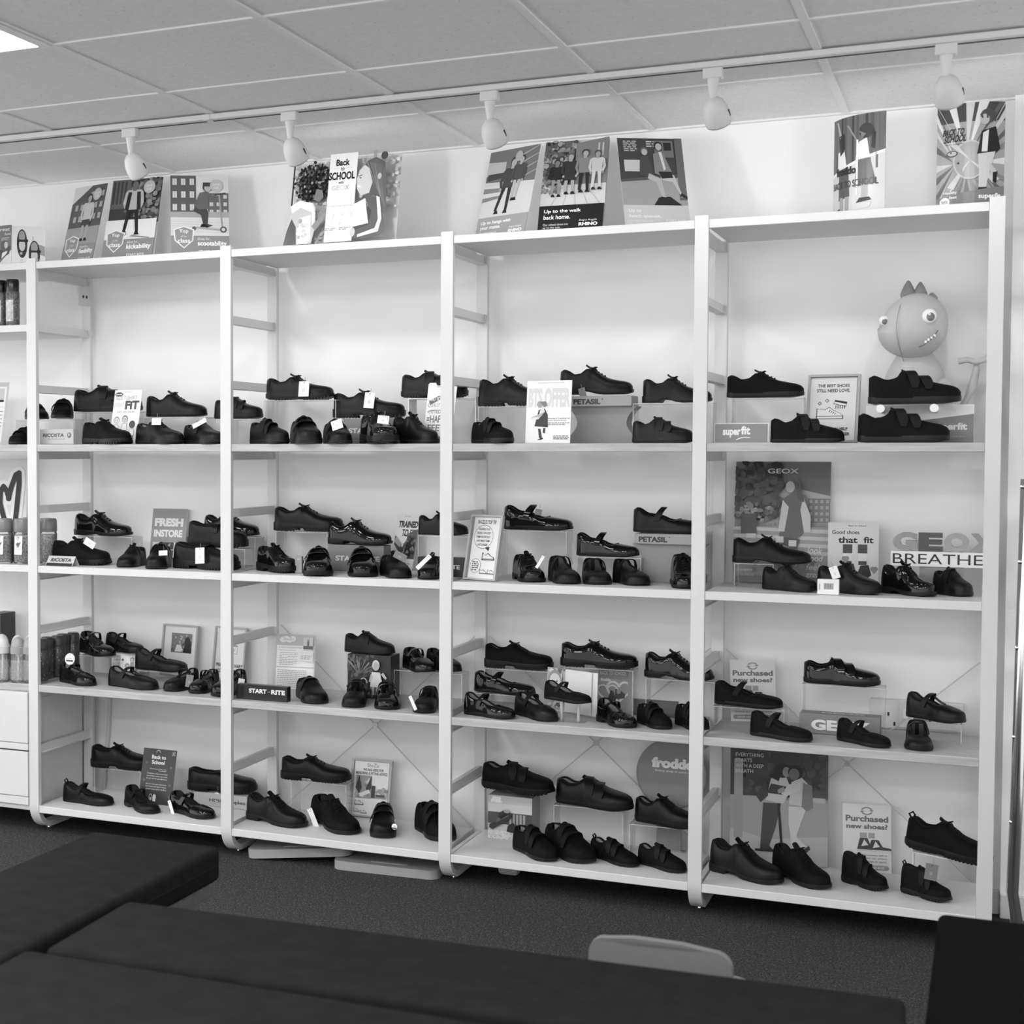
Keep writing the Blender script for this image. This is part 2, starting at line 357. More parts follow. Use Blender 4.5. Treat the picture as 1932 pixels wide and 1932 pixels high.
    if base in ('bar', 'tbar'):
        out['strap'] = band(.435, -.03, .075, .285 if base == 'bar' else .285, p0=.25, p1=math.pi-.25, tip=.5, back=.12)
        xb = .36+.04
        out['buckle'] = ([(xb-.02+a, -.135*wide+b, .2+float(Tf([.4])[0])*0+c) for a in (0, .03) for b in (-.012, 0) for c in (0, .03)],
                         [(0,1,3,2),(4,6,7,5),(0,4,5,1),(2,3,7,6),(0,2,6,4),(1,5,7,3)]) if False else None
        if out['buckle'] is None: del out['buckle']
        if base == 'tbar':
            T = float(Tf([.5])[0]); rr = []
            for x, z in ((.41, .28), (.46, .252), (.53, .212), (.6, .182), (.66, .165)):
                rr.append([(x, -.028, T+z), (x, .028, T+z), (x, .028, T+z+.012), (x, -.028, T+z+.012)])
            out['centre_bar'] = _loft(rr, True, True)
        else:
            T = float(Tf([.7])[0])
            out['bow'] = _tube([(.67+.0*a, .05*math.sin(a), T+.138-.02*abs(math.sin(a))) for a in np.linspace(-1.2, 1.2, 5)], .009)
    if base == 'loafer':
        T = float(Tf([.52])[0])
        out['saddle_strap'] = band(.52, -.01, .08, float(Hf([.52])[0])+.006, p0=.35, p1=math.pi-.35)
    if tab:
        T = float(Tf([.03])[0]); H = float(Hf([.04])[0])
        out['pull_tab'] = _tube([(.03, 0, T+H-.03), (-.01, 0, T+H+.03), (.03, 0, T+H+.065), (.06, 0, T+H+.03), (.05, 0, T+H-.02)], .014)
    for k in out:
        v, f = out[k]; out[k] = ([(a-.5, b, c-zmin) for a, b, c in v], f)
    return out

# ---- where things stand (metres) -----
SHOES = [  # bay, shelf, upper, sole, finish, x, y, z, length, height factor, turn, pitch, lining, heel tab, label
 (0, 2, 'velcro', 'flat', 'matte', -0.141, 0.27, 1.546, 0.197, 0.82, 50, 0, 'dark', 0, 'small black double-strap shoe on clear riser, behind the white post'),
 (0, 2, 'velcro', 'flat', 'matte', 0.028, 0.2, 1.547, 0.176, 1.084, 65, 0, 'dark', 0, 'small black strap shoe at riser end beside large trainer'),
 (0, 2, 'velcro', 'flat', 'matte', -0.059, 0.06, 1.448, 0.136, 1.225, 95, 0, 'dark', 0, 'black strap shoe with toe pointing left, cut off by post'),
 (1, 2, 'velcro', 'cup', 'leather', 0.198, 0.25, 1.572, 0.276, 0.86, -4, 0, 'dark', 0, 'black strap shoe on riser, half hidden by the FIT card'),
 (1, 2, 'lace', 'flat', 'leather', 0.493, 0.25, 1.55, 0.235, 0.967, -6, 0, 'pale', 0, 'black lace-up with round toe on clear riser'),
 (1, 2, 'trainer', 'lug', 'matte', 0.306, 0.06, 1.448, 0.229, 0.91, 18, 0, 'dark', 0, 'chunky black lace-up trainer at front, before the FIT card'),
 (1, 2, 'lace', 'cup', 'leather', 0.526, 0.06, 1.448, 0.223, 0.926, 20, 0, 'pale', 0, 'black lace-up with white tag, front middle'),
 (1, 2, 'strap', 'cup', 'leather', 0.703, 0.06, 1.448, 0.208, 0.921, 30, 0, 'pale', 0, 'black single-strap shoe with slanted white tag beside post'),
 (1, 2, 'velcro', 'cup', 'leather', 0.733, 0.28, 1.541, 0.193, 1.006, 4, 0, 'dark', 0, 'black double-strap shoe on riser, crossing behind the post'),
 (2, 2, 'trainer', 'lug', 'leather', 1.005, 0.22, 1.604, 0.244, 0.822, -6, 0, 'dark', 0, 'black outdoor trainer with white tag on high riser'),
 (2, 2, 'velcro', 'cup', 'leather', 0.96, 0.06, 1.448, 0.191, 1.104, 30, 0, 'dark', 0, 'black double-strap shoe, front left corner'),
 (2, 2, 'velcro', 'cup', 'leather', 1.095, 0.06, 1.448, 0.21, 1.081, 55, 0, 'dark', 0, 'black strap shoe, toe forward, second in front row'),
 (2, 2, 'velcro', 'flat', 'leather', 1.212, 0.06, 1.448, 0.186, 1.15, 55, 0, 'dark', 0, 'small black strap shoe with large white tag'),
 (2, 2, 'lace', 'chunky', 'leather', 1.251, 0.26, 1.539, 0.251, 0.816, -6, 0, 'dark', 0, 'chunky black shoe with white tag on grey box'),
 (2, 2, 'lace', 'chunky', 'patent', 1.364, 0.06, 1.448, 0.206, 1.122, 48, 0, 'dark', 0, 'shiny round-toed black shoe with small white tag'),
 (2, 2, 'lace', 'heel', 'leather', 1.472, 0.12, 1.448, 0.191, 1.256, 26, 0, 'dark', 0, 'black brogue lace-up before the DID YOU KNOW card'),
 (2, 2, 'velcro', 'lug', 'leather', 1.494, 0.25, 1.605, 0.235, 0.914, 4, 0, 'dark', 0, 'black strap shoe on white riser, passing behind post'),
 (3, 2, 'lace', 'chunky', 'leather', 1.785, 0.2, 1.572, 0.23, 0.919, 2, 0, 'pale', 0, 'black lace-up on riser left of the OFFER card'),
 (3, 2, 'lace', 'heel', 'leather', 2.056, 0.22, 1.607, 0.232, 0.927, 0, 0, 'pale', 0, 'black lace-up with hanging tag on grey curved stand'),
 (3, 2, 'lace', 'heel', 'leather', 2.313, 0.22, 1.577, 0.211, 0.952, 0, 0, 'pale', 0, 'black lace-up on clear riser beside right post'),
 (3, 2, 'velcro', 'cup', 'matte', 1.757, 0.06, 1.448, 0.188, 1.056, 38, 0, 'pale', 0, 'black double-strap shoe, front left'),
 (3, 2, 'velcro', 'cup', 'leather', 2.298, 0.07, 1.448, 0.187, 1.038, 8, 0, 'pale', 0, 'black double-strap shoe, front right'),
 (4, 2, 'lace', 'cup', 'matte', 2.583, 0.2, 1.588, 0.225, 0.858, 0, 0, 'dark', 0, 'slim black lace-up sneaker on clear riser'),
 (4, 2, 'velcro', 'flat', 'matte', 2.721, 0.07, 1.448, 0.207, 1.066, 3, 0, 'dark', 0, 'black double-strap shoe in front of BEST SHOES sign'),
 (4, 2, 'velcro', 'cup', 'matte', 3.01, 0.12, 1.561, 0.248, 0.948, -2, 0, 'dark', 0, 'black strap trainer resting on two white pegs'),
 (4, 2, 'velcro', 'cup', 'matte', 2.985, 0.07, 1.448, 0.245, 0.974, 0, 0, 'dark', 0, 'black strap trainer below the one on pegs'),
 (1, 3, 'lace', 'heel', 'patent', 0.129, 0.325, 1.099, 0.242, 0.886, 0, 0, 'dark', 0, 'glossy black lace-up on clear riser'),
 (1, 3, 'lace', 'lug', 'matte', 0.141, 0.146, 1.0, 0.251, 0.876, 6, 0, 'dark', 0, 'big matte black lace-up with slanted tag, front left'),
 (1, 3, 'lace', 'flat', 'leather', 0.364, 0.137, 1.0, 0.162, 1.213, 86, 0, 'dark', 0, 'small black lace-up with toe pointing forward left'),
 (1, 3, 'strap', 'flat', 'leather', 0.49, 0.118, 1.0, 0.17, 1.324, 76, 0, 'dark', 0, 'black shoe with open strap flap and white tag inside'),
 (1, 3, 'loafer', 'chunky', 'leather', 0.669, 0.146, 1.0, 0.267, 0.89, 8, 0, 'dark', 0, 'chunky black slip-on with upright white tag'),
 (1, 3, 'loafer', 'chunky', 'leather', 0.665, 0.245, 1.072, 0.231, 1.047, 0, 0, 'dark', 0, 'black slip-on on low riser, middle of the stack beside post'),
 (1, 3, 'lace', 'flat', 'patent', 0.677, 0.335, 1.111, 0.226, 0.964, 5, 0, 'dark', 0, 'shiny-toed black lace-up, topmost of the stack beside post'),
 (2, 3, 'lace', 'chunky', 'leather', 0.993, 0.325, 1.135, 0.251, 0.807, -8, 0, 'dark', 0, 'black stitched-welt lace-up on clear riser'),
 (2, 3, 'lace', 'heel', 'patent', 1.202, 0.3, 1.094, 0.233, 0.895, 0, 0, 'dark', 0, 'glossy black lace-up on grey box'),
 (2, 3, 'lace', 'flat', 'leather', 1.504, 0.32, 1.133, 0.176, 1.11, 0, 0, 'dark', 0, 'black shoe on riser partly hidden by right post'),
 (2, 3, 'lace', 'chunky', 'patent', 0.952, 0.14, 1.0, 0.204, 0.978, 32, 0, 'dark', 0, 'shiny black lace-up with round toe, front left'),
 (2, 3, 'velcro', 'cup', 'patent', 1.13, 0.094, 1.0, 0.223, 1.0, 68, 0, 'dark', 0, 'shiny black strap shoe, toe forward, left of grey box'),
 (2, 3, 'velcro', 'flat', 'patent', 1.273, 0.141, 1.0, 0.225, 1.051, 65, 0, 'dark', 0, 'shiny black strap shoe, toe forward, in front of grey box'),
 (2, 3, 'lace', 'flat', 'leather', 1.403, 0.115, 1.0, 0.183, 1.088, 52, 0, 'dark', 0, 'black lace-up with grey tag below the TRAINED card'),
 (2, 3, 'lace', 'flat', 'patent', 1.534, 0.107, 1.0, 0.153, 1.3, 85, 0, 'dark', 0, 'shiny black shoe with white tag beside right post'),
 (3, 3, 'bar', 'flat', 'patent', 1.844, 0.305, 1.159, 0.233, 1.023, 2, 0, 'grey', 0, 'black bar shoe with tag inside on tall clear riser'),
 (3, 3, 'bar', 'flat', 'patent', 2.087, 0.265, 1.08, 0.204, 1.08, 4, 0, 'grey', 0, 'glossy black bar shoe on low riser in the middle'),
 (3, 3, 'lace', 'heel', 'patent', 1.85, 0.161, 1.0, 0.183, 1.152, 58, 0, 'grey', 0, 'shiny black lace-up with bow, first of the front row'),
 (3, 3, 'bar', 'flat', 'leather', 1.973, 0.141, 1.0, 0.183, 1.277, 60, 0, 'grey', 0, 'black bar shoe, toe forward, second of the front row'),
 (3, 3, 'bar', 'flat', 'leather', 2.07, 0.173, 1.0, 0.197, 1.096, 70, 0, 'grey', 0, 'small black bar shoe, toe forward, third of the front row'),
 (3, 3, 'bar', 'flat', 'leather', 2.182, 0.177, 1.0, 0.181, 1.218, 54, 0, 'grey', 0, 'black bar shoe, fourth of the front row'),
 (3, 3, 'bar', 'flat', 'leather', 2.279, 0.285, 1.161, 0.223, 1.038, 0, 0, 'grey', 0, 'black bar shoe on grey stand beside right post'),
 (3, 3, 'boot', 'heel', 'patent', 2.354, 0.142, 1.0, 0.181, 1.059, 72, 0, 'dark', 0, 'shiny black lace-up ankle boot, front right'),
 (4, 3, 'lace', 'heel', 'leather', 2.602, 0.255, 1.075, 0.23, 0.868, -2, 0, 'dark', 0, 'black lace-up on riser before the large photo poster'),
 (4, 3, 'lace', 'flat', 'leather', 2.668, 0.143, 1.0, 0.175, 1.134, 26, 0, 'dark', 0, 'black lace-up below the raised one, left of price block'),
 (4, 3, 'lace', 'flat', 'leather', 2.838, 0.137, 1.0, 0.196, 1.137, 26, 0, 'dark', 0, 'black lace-up with tag behind white price block'),
 (4, 3, 'lace', 'heel', 'patent', 3.001, 0.154, 1.0, 0.177, 1.245, 38, 0, 'dark', 0, 'shiny-toed black lace-up, third from left in front row'),
 (4, 3, 'strap', 'flat', 'leather', 3.12, 0.196, 1.0, 0.14, 1.443, 50, 0, 'dark', 0, 'black strap shoe, right end of the front row'),
 (1, 4, 'bar', 'flat', 'patent', 0.136, 0.265, 0.646, 0.219, 1.065, 32, 0, 'grey', 0, 'shiny black bar shoe on riser, left one of a pair'),
 (1, 4, 'bar', 'flat', 'leather', 0.223, 0.325, 0.655, 0.19, 1.031, 18, 0, 'grey', 0, 'black bar shoe on riser, right one of a pair'),
 (1, 4, 'bar', 'flat', 'leather', 0.416, 0.265, 0.603, 0.227, 0.968, 8, 0, 'grey', 0, 'black bar shoe on low riser before framed photo sign'),
 (1, 4, 'tbar', 'flat', 'patent', 0.153, 0.099, 0.557, 0.19, 1.078, 22, 0, 'pale', 0, 'small glossy black bar shoe with round white tag'),
 (1, 4, 'tbar', 'flat', 'leather', 0.385, 0.11, 0.557, 0.222, 0.935, 12, 0, 'pale', 0, 'black bar shoe at front before small photo card'),
 (1, 4, 'tbar', 'flat', 'leather', 0.566, 0.144, 0.557, 0.16, 1.3, 104, 0, 'pale', 0, 'black bar shoe facing left with grey tag'),
 (1, 4, 'tbar', 'flat', 'patent', 0.663, 0.138, 0.557, 0.155, 1.379, 94, 0, 'pale', 0, 'shiny black bar shoe facing left, second of the left-facing trio'),
 (1, 4, 'tbar', 'flat', 'patent', 0.774, 0.117, 0.557, 0.168, 1.431, 100, 0, 'pale', 0, 'shiny black bar shoe facing left, half behind post'),
 (2, 4, 'strap', 'flat', 'leather', 1.09, 0.127, 0.557, 0.205, 0.96, 52, 0, 'dark', 0, 'black strap shoe beside white information sheet'),
 (2, 4, 'strap', 'flat', 'leather', 1.246, 0.285, 0.712, 0.19, 1.01, 6, 0, 'dark', 0, 'black strap shoe standing on photo box'),
 (2, 4, 'tbar', 'flat', 'leather', 1.262, 0.11, 0.557, 0.178, 1.229, 76, 0, 'dark', 0, 'black bar shoe, toe forward, left of photo box'),
 (2, 4, 'tbar', 'flat', 'patent', 1.371, 0.127, 0.557, 0.193, 1.057, 68, 0, 'dark', 0, 'glossy black bar shoe, toe forward, beside photo box'),
 (2, 4, 'tbar', 'flat', 'patent', 1.425, 0.295, 0.661, 0.178, 1.173, 46, 0, 'dark', 0, 'glossy black fringed bar shoe on clear riser'),
 (2, 4, 'tbar', 'flat', 'leather', 1.506, 0.325, 0.663, 0.183, 1.077, 40, 0, 'dark', 0, 'black bar shoe on clear riser crossing behind post'),
 (2, 4, 'tbar', 'flat', 'leather', 1.521, 0.102, 0.557, 0.163, 1.285, 82, 0, 'dark', 0, 'black fringed bar shoe, toe forward, beside right post'),
 (3, 4, 'lace', 'chunky', 'matte', 1.774, 0.325, 0.685, 0.228, 0.821, -4, 0, 'pale', 0, 'matte black lace-up on clear riser at upper left'),
 (3, 4, 'lace', 'chunky', 'patent', 2.053, 0.305, 0.709, 0.245, 0.739, -6, 0, 'pale', 0, 'glossy black lace-up with thick tread, upper middle'),
 (3, 4, 'lace', 'heel', 'patent', 2.311, 0.315, 0.686, 0.218, 0.953, 6, 0, 'pale', 0, 'glossy black lace-up on riser behind right post'),
 (3, 4, 'bar', 'flat', 'patent', 1.743, 0.265, 0.607, 0.216, 0.904, 8, 0, 'pale', 0, 'glossy black bar shoe on low riser'),
 (3, 4, 'bar', 'flat', 'patent', 1.747, 0.078, 0.557, 0.185, 1.112, 16, 0, 'pale', 0, 'shiny black bar shoe with pale lining, front left'),
 (3, 4, 'tbar', 'flat', 'leather', 1.893, 0.115, 0.557, 0.192, 1.112, 38, 0, 'pale', 0, 'matte black cut-out bar shoe, second in front row'),
 (3, 4, 'bar', 'flat', 'matte', 2.0, 0.1, 0.621, 0.176, 0.964, 26, 0, 'pale', 0, 'matte black ballet bar shoe on clear peg stand'),
 (3, 4, 'tbar', 'heel', 'patent', 2.155, 0.108, 0.557, 0.167, 1.16, 44, 0, 'pale', 0, 'glossy black T-bar shoe below the hearts card'),
 (3, 4, 'velcro', 'flat', 'matte', 2.269, 0.13, 0.557, 0.153, 1.184, 48, 0, 'pale', 0, 'black double-strap shoe, left of two near the right post'),
 (3, 4, 'velcro', 'flat', 'matte', 2.381, 0.152, 0.557, 0.148, 1.297, 50, 0, 'pale', 0, 'black double-strap shoe half behind the right post'),
 (4, 4, 'bar', 'flat', 'matte', 2.536, 0.265, 0.619, 0.211, 1.009, 10, 0, 'dark', 0, 'black bar shoe on riser before Purchased card'),
 (4, 4, 'velcro', 'cup', 'patent', 2.808, 0.305, 0.701, 0.222, 0.851, 2, 0, 'dark', 0, 'glossy black sneaker on tall clear riser'),
 (4, 4, 'bar', 'flat', 'matte', 2.657, 0.085, 0.557, 0.193, 1.101, 22, 0, 'dark', 0, 'black bar shoe in front, left of grey letter box'),
 (4, 4, 'bar', 'flat', 'matte', 2.889, 0.095, 0.557, 0.173, 1.104, 34, 0, 'dark', 0, 'black bar shoe in front of grey letter box'),
 (4, 4, 'tbar', 'flat', 'leather', 3.079, 0.245, 0.619, 0.184, 1.197, 32, 0, 'grey', 0, 'black T-bar shoe on riser before wall socket'),
 (4, 4, 'bar', 'flat', 'leather', 3.036, 0.122, 0.557, 0.172, 1.128, 85, 0, 'grey', 0, 'black bar shoe, toe forward, right end of row'),
 (1, 5, 'bar', 'flat', 'leather', 0.177, 0.13, 0.105, 0.213, 0.948, 2, 0, 'dark', 1, 'black bar shoe with heel tab, front left'),
 (1, 5, 'lace', 'chunky', 'leather', 0.216, 0.315, 0.207, 0.249, 0.769, -8, 0, 'dark', 0, 'black brogue with thick cleated sole on riser'),
 (1, 5, 'bar', 'heel', 'leather', 0.409, 0.127, 0.105, 0.199, 0.974, 32, 0, 'dark', 0, 'black bar shoe before the dark card'),
 (1, 5, 'bar', 'flat', 'patent', 0.617, 0.132, 0.105, 0.213, 0.986, 20, 0, 'dark', 0, 'glossy black bar shoe with white tag'),
 (1, 5, 'loafer', 'chunky', 'leather', 0.642, 0.325, 0.157, 0.26, 0.789, -10, 0, 'dark', 0, 'black loafer with thick sole on grey box'),
 (2, 5, 'lace', 'heel', 'leather', 0.943, 0.159, 0.105, 0.251, 0.94, 14, 0, 'dark', 0, 'black pointed lace-up, front left'),
 (2, 5, 'lace', 'chunky', 'leather', 1.025, 0.32, 0.234, 0.253, 0.727, -8, 0, 'dark', 0, 'black lace-up with cleated sole on clear riser'),
 (2, 5, 'lace', 'heel', 'matte', 1.154, 0.189, 0.105, 0.273, 0.867, 40, 0, 'dark', 0, 'matte black lace-up with looped white tag string'),
 (2, 5, 'velcro', 'cup', 'leather', 1.336, 0.186, 0.105, 0.198, 1.175, 70, 0, 'dark', 0, 'black double-strap shoe, toe forward, before advice sign'),
 (2, 5, 'velcro', 'flat', 'matte', 1.508, 0.233, 0.105, 0.224, 1.225, 48, 0, 'dark', 0, 'black strap shoe half hidden by right post'),
 (3, 5, 'velcro', 'lug', 'matte', 1.778, 0.31, 0.268, 0.259, 0.861, 12, 0, 'pale', 0, 'matte black strap shoe standing on photo box'),
 (3, 5, 'velcro', 'cup', 'leather', 2.04, 0.31, 0.242, 0.266, 0.855, 12, 0, 'pale', 0, 'black three-strap sneaker on middle clear riser'),
 (3, 5, 'lace', 'cup', 'leather', 2.28, 0.29, 0.209, 0.212, 1.005, 16, 0, 'pale', 0, 'black lace-up sneaker on riser below round sign'),
 (3, 5, 'velcro', 'flat', 'matte', 1.891, 0.121, 0.105, 0.211, 1.085, 42, 0, 'pale', 0, 'black double-strap shoe, first of front four'),
 (3, 5, 'velcro', 'flat', 'matte', 1.996, 0.158, 0.105, 0.23, 1.106, 44, 0, 'pale', 0, 'black double-strap shoe, second of front four'),
 (3, 5, 'velcro', 'flat', 'matte', 2.142, 0.156, 0.105, 0.191, 0.928, 32, 0, 'pale', 1, 'black double-strap shoe with heel loop, third of front four'),
 (3, 5, 'velcro', 'flat', 'matte', 2.296, 0.142, 0.105, 0.175, 1.056, 28, 0, 'pale', 0, 'black double-strap shoe, fourth of front four'),
 (4, 5, 'lace', 'heel', 'leather', 2.551, 0.152, 0.105, 0.242, 1.059, 26, 0, 'dark', 0, 'black pointed lace-up, front left'),
 (4, 5, 'lace', 'heel', 'matte', 2.711, 0.17, 0.105, 0.218, 1.141, 42, 0, 'dark', 0, 'black lace-up before the large photo poster, second from left'),
 (4, 5, 'hiker', 'lug', 'matte', 2.89, 0.198, 0.105, 0.15, 1.187, 34, 0, 'dark', 0, 'black strap hiking boot before Purchased card'),
 (4, 5, 'hiker', 'lug', 'matte', 3.063, 0.152, 0.105, 0.154, 1.063, 32, 0, 'dark', 1, 'black hiking boot with grey tag, front right'),
 (4, 5, 'trainer', 'lug', 'matte', 3.118, 0.265, 0.21, 0.243, 0.954, 14, 6, 'dark', 1, 'black lace-up trainer on sloping riser beside end post'),
]
CARD_AT = {  # x, y, z of bottom centre, turn, lean, width, height
 'flyer_a': (-0.2152, 0.1, 2.118, -0.1372, 0.0265, 0.182, 0.1551),
 'flyer_shoes': (-0.0691, 0.12, 2.118, 0.633, 0.0772, 0.1241, 0.1516),
 'flexibility': (0.1421, 0.12, 2.118, -0.2935, 0.2595, 0.1801, 0.3051),
 'kickability': (0.3632, 0.12, 2.118, 0.0314, 0.2593, 0.2084, 0.3165),
 'scootability': (0.6598, 0.12, 2.118, 0.5264, 0.2767, 0.2084, 0.3084),
 'school_pair': (1.2047, 0.12, 2.118, -0.0377, 0.1885, 0.3952, 0.3107),
 'hangs': (1.7591, 0.12, 2.118, -0.4112, 0.2609, 0.2092, 0.307),
 'walk': (1.9925, 0.12, 2.118, 0.0586, 0.3397, 0.2064, 0.3311),
 'lunch': (2.2666, 0.12, 2.118, 0.5313, 0.306, 0.2079, 0.307),
 'banner_girls': (2.8486, 0.15, 2.118, -0.6189, 0.0018, 0.1857, 0.2941),
 'banner_boy': (3.1471, 0.12, 2.118, -0.0238, 0.028, 0.1765, 0.2957),
 'fit': (0.325, 0.1401, 1.448, -0.0739, 0.2054, 0.1213, 0.2045),
 'happy': (1.5343, 0.1596, 1.448, -0.1275, 0.2157, 0.107, 0.2106),
 'offer': (1.9357, 0.0694, 1.448, 0.0128, 0.1181, 0.1449, 0.2017),
 'best': (2.7765, 0.1986, 1.448, -0.1027, 0.1962, 0.1497, 0.2101),
 'fresh': (0.3654, 0.3968, 1.0, -0.0484, 0.1655, 0.1563, 0.2031),
 'trained': (1.3249, 0.3865, 1.0, -0.3647, 0.2213, 0.1022, 0.2009),
 'toptip': (1.7123, 0.0757, 1.0, -0.2711, 0.2301, 0.1218, 0.2163),
 'bigphoto': (2.6126, 0.3826, 1.0, 0.0252, 0.1219, 0.2898, 0.3907),
 'goodshoes': (2.8315, 0.36, 1.0, 0.1912, 0.0229, 0.1492, 0.1995),
 'frame_photo': (0.4093, 0.4091, 0.557, -0.1519, 0.12, 0.1657, 0.1977),
 'frame_prices': (0.6248, 0.4086, 0.557, -0.2317, 0.1233, 0.1538, 0.1994),
 'photocard': (0.24, 0.2798, 0.557, 0.2162, 0.1472, 0.0933, 0.094),
 'infosheet': (0.9492, 0.2931, 0.557, 0.1409, 0.1434, 0.1496, 0.2012),
 'kidcard': (1.9764, 0.2422, 0.557, -0.4105, 0.0346, 0.2047, 0.1427),
 'hearts': (2.0898, 0.3466, 0.557, 0.0991, 0.1123, 0.0972, 0.1352),
 'purchased_a': (2.5419, 0.3425, 0.557, 0.3751, 0.1435, 0.1427, 0.1958),
 'darkcard': (0.4172, 0.2082, 0.105, -0.0271, 0.224, 0.1441, 0.2043),
 'advice': (1.2141, 0.3609, 0.105, 0.051, 0.2204, 0.1488, 0.2048),
 'bigphoto_b': (2.6227, 0.3378, 0.105, 0.1661, 0.0784, 0.2964, 0.3876),
 'purchased_b': (2.8862, 0.36, 0.105, 0.202, 0.1457, 0.1428, 0.2097),
 'heart': (-0.3847, 0.38, 1.0, 0.0116, 0.0424, 0.2348, 0.3875),
 'calendar': (-0.3546, 0.2433, 1.448, 0.0936, 0.2393, 0.1399, 0.2526),
}
RISERS = [  # shoes on it, x0, x1, y0, y1, shelf z, top z, kind
 ((0, 1), -0.189, 0.077, 0.197, 0.277, 1.448, 1.546, 'clear'),
 ((3,), 0.073, 0.353, 0.212, 0.292, 1.448, 1.572, 'clear'),
 ((4,), 0.375, 0.632, 0.212, 0.292, 1.448, 1.55, 'clear'),
 ((8,), 0.708, 0.844, 0.242, 0.322, 1.448, 1.541, 'clear'),
 ((9,), 0.881, 1.158, 0.182, 0.262, 1.448, 1.604, 'clear'),
 ((16,), 1.412, 1.653, 0.212, 0.292, 1.448, 1.605, 'white'),
 ((17,), 1.676, 1.896, 0.162, 0.242, 1.448, 1.572, 'clear'),
 ((19,), 2.181, 2.429, 0.182, 0.262, 1.448, 1.577, 'clear'),
 ((22,), 2.486, 2.699, 0.162, 0.242, 1.448, 1.588, 'clear'),
 ((26,), 0.037, 0.278, 0.287, 0.367, 1.0, 1.099, 'clear'),
 ((31,), 0.599, 0.793, 0.207, 0.287, 1.0, 1.072, 'clear'),
 ((32,), 0.596, 0.792, 0.297, 0.377, 1.0, 1.111, 'clear'),
 ((33,), 0.878, 1.082, 0.287, 0.367, 1.0, 1.135, 'clear'),
 ((35,), 1.424, 1.637, 0.282, 0.362, 1.0, 1.133, 'clear'),
 ((41,), 1.722, 1.95, 0.267, 0.347, 1.0, 1.159, 'clear'),
 ((42,), 1.994, 2.204, 0.227, 0.307, 1.0, 1.08, 'clear'),
 ((49,), 2.494, 2.613, 0.217, 0.297, 1.0, 1.075, 'clear'),
 ((54,), 0.079, 0.225, 0.227, 0.307, 0.557, 0.646, 'clear'),
 ((55,), 0.173, 0.306, 0.287, 0.367, 0.557, 0.655, 'clear'),
 ((56,), 0.333, 0.528, 0.227, 0.307, 0.557, 0.603, 'clear'),
 ((66, 67), 1.341, 1.59, 0.272, 0.352, 0.557, 0.661, 'clear'),
 ((69,), 1.663, 1.885, 0.287, 0.367, 0.557, 0.685, 'clear'),
 ((70,), 1.946, 2.173, 0.267, 0.347, 0.557, 0.709, 'clear'),
 ((71,), 2.211, 2.432, 0.277, 0.357, 0.557, 0.686, 'clear'),
 ((72,), 1.652, 1.841, 0.227, 0.307, 0.557, 0.607, 'clear'),
 ((79,), 2.434, 2.649, 0.227, 0.307, 0.557, 0.619, 'clear'),
 ((80,), 2.695, 2.934, 0.267, 0.347, 0.557, 0.701, 'clear'),
 ((83,), 3.017, 3.151, 0.207, 0.287, 0.557, 0.619, 'clear'),
 ((86,), 0.112, 0.317, 0.277, 0.357, 0.105, 0.207, 'clear'),
 ((91,), 0.942, 1.158, 0.282, 0.362, 0.105, 0.234, 'clear'),
 ((96,), 1.911, 2.144, 0.272, 0.352, 0.105, 0.242, 'clear'),
 ((97,), 2.168, 2.359, 0.252, 0.332, 0.105, 0.209, 'clear'),
 ((106,), 3.022, 3.2, 0.227, 0.307, 0.105, 0.21, 'white'),
]
TAGS = [  # shoe it hangs on, x, y, z, width, height, roll, tone, shape
 (6, 0.533, 0.024, 1.529, 0.038, 0.025, 0, 'white', 'rect'),
 (7, 0.717, 0.001, 1.521, 0.058, 0.016, 25, 'white', 'rect'),
 (9, 1.042, 0.168, 1.641, 0.039, 0.054, 0, 'white', 'rect'),
 (13, 1.272, 0.207, 1.599, 0.037, 0.055, -4, 'white', 'rect'),
 (12, 1.247, -0.023, 1.512, 0.04, 0.032, 18, 'white', 'rect'),
 (14, 1.412, -0.025, 1.527, 0.04, 0.027, -6, 'white', 'rect'),
 (18, 2.023, 0.176, 1.603, 0.022, 0.051, 16, 'grey', 'rect'),
 (27, 0.206, 0.099, 1.083, 0.047, 0.027, -28, 'white', 'rect'),
 (29, 0.549, 0.041, 1.06, 0.035, 0.018, 4, 'white', 'rect'),
 (30, 0.678, 0.078, 1.052, 0.036, 0.057, 4, 'white', 'rect'),
 (39, 1.439, 0.066, 1.073, 0.045, 0.025, -25, 'grey', 'rect'),
 (40, 1.535, 0.028, 1.059, 0.014, 0.062, -45, 'white', 'slim'),
 (41, 1.854, 0.267, 1.22, 0.022, 0.02, -10, 'grey', 'rect'),
 (43, 1.909, 0.089, 1.067, 0.01, 0.045, -30, 'white', 'slim'),
 (51, 2.8, 0.106, 1.062, 0.024, 0.037, 20, 'white', 'rect'),
 (57, 0.13, 0.079, 0.65, 0.043, 0.038, 0, 'white', 'round'),
 (59, 0.624, 0.098, 0.597, 0.029, 0.044, -4, 'grey', 'rect'),
 (61, 0.829, 0.103, 0.604, 0.024, 0.028, -6, 'white', 'rect'),
 (68, 1.504, 0.015, 0.592, 0.011, 0.05, 28, 'white', 'slim'),
 (88, 0.542, 0.11, 0.123, 0.013, 0.061, 24, 'white', 'slim'),
 (89, 0.644, 0.272, 0.142, 0.033, 0.043, 0, 'white', 'round'),
 (92, 1.085, 0.164, 0.122, 0.02, 0.093, 28, 'white', 'slim'),
 (93, 1.405, 0.112, 0.148, 0.02, 0.031, 0, 'white', 'round'),
 (105, 3.078, 0.108, 0.192, 0.034, 0.047, -7, 'grey', 'rect'),
]
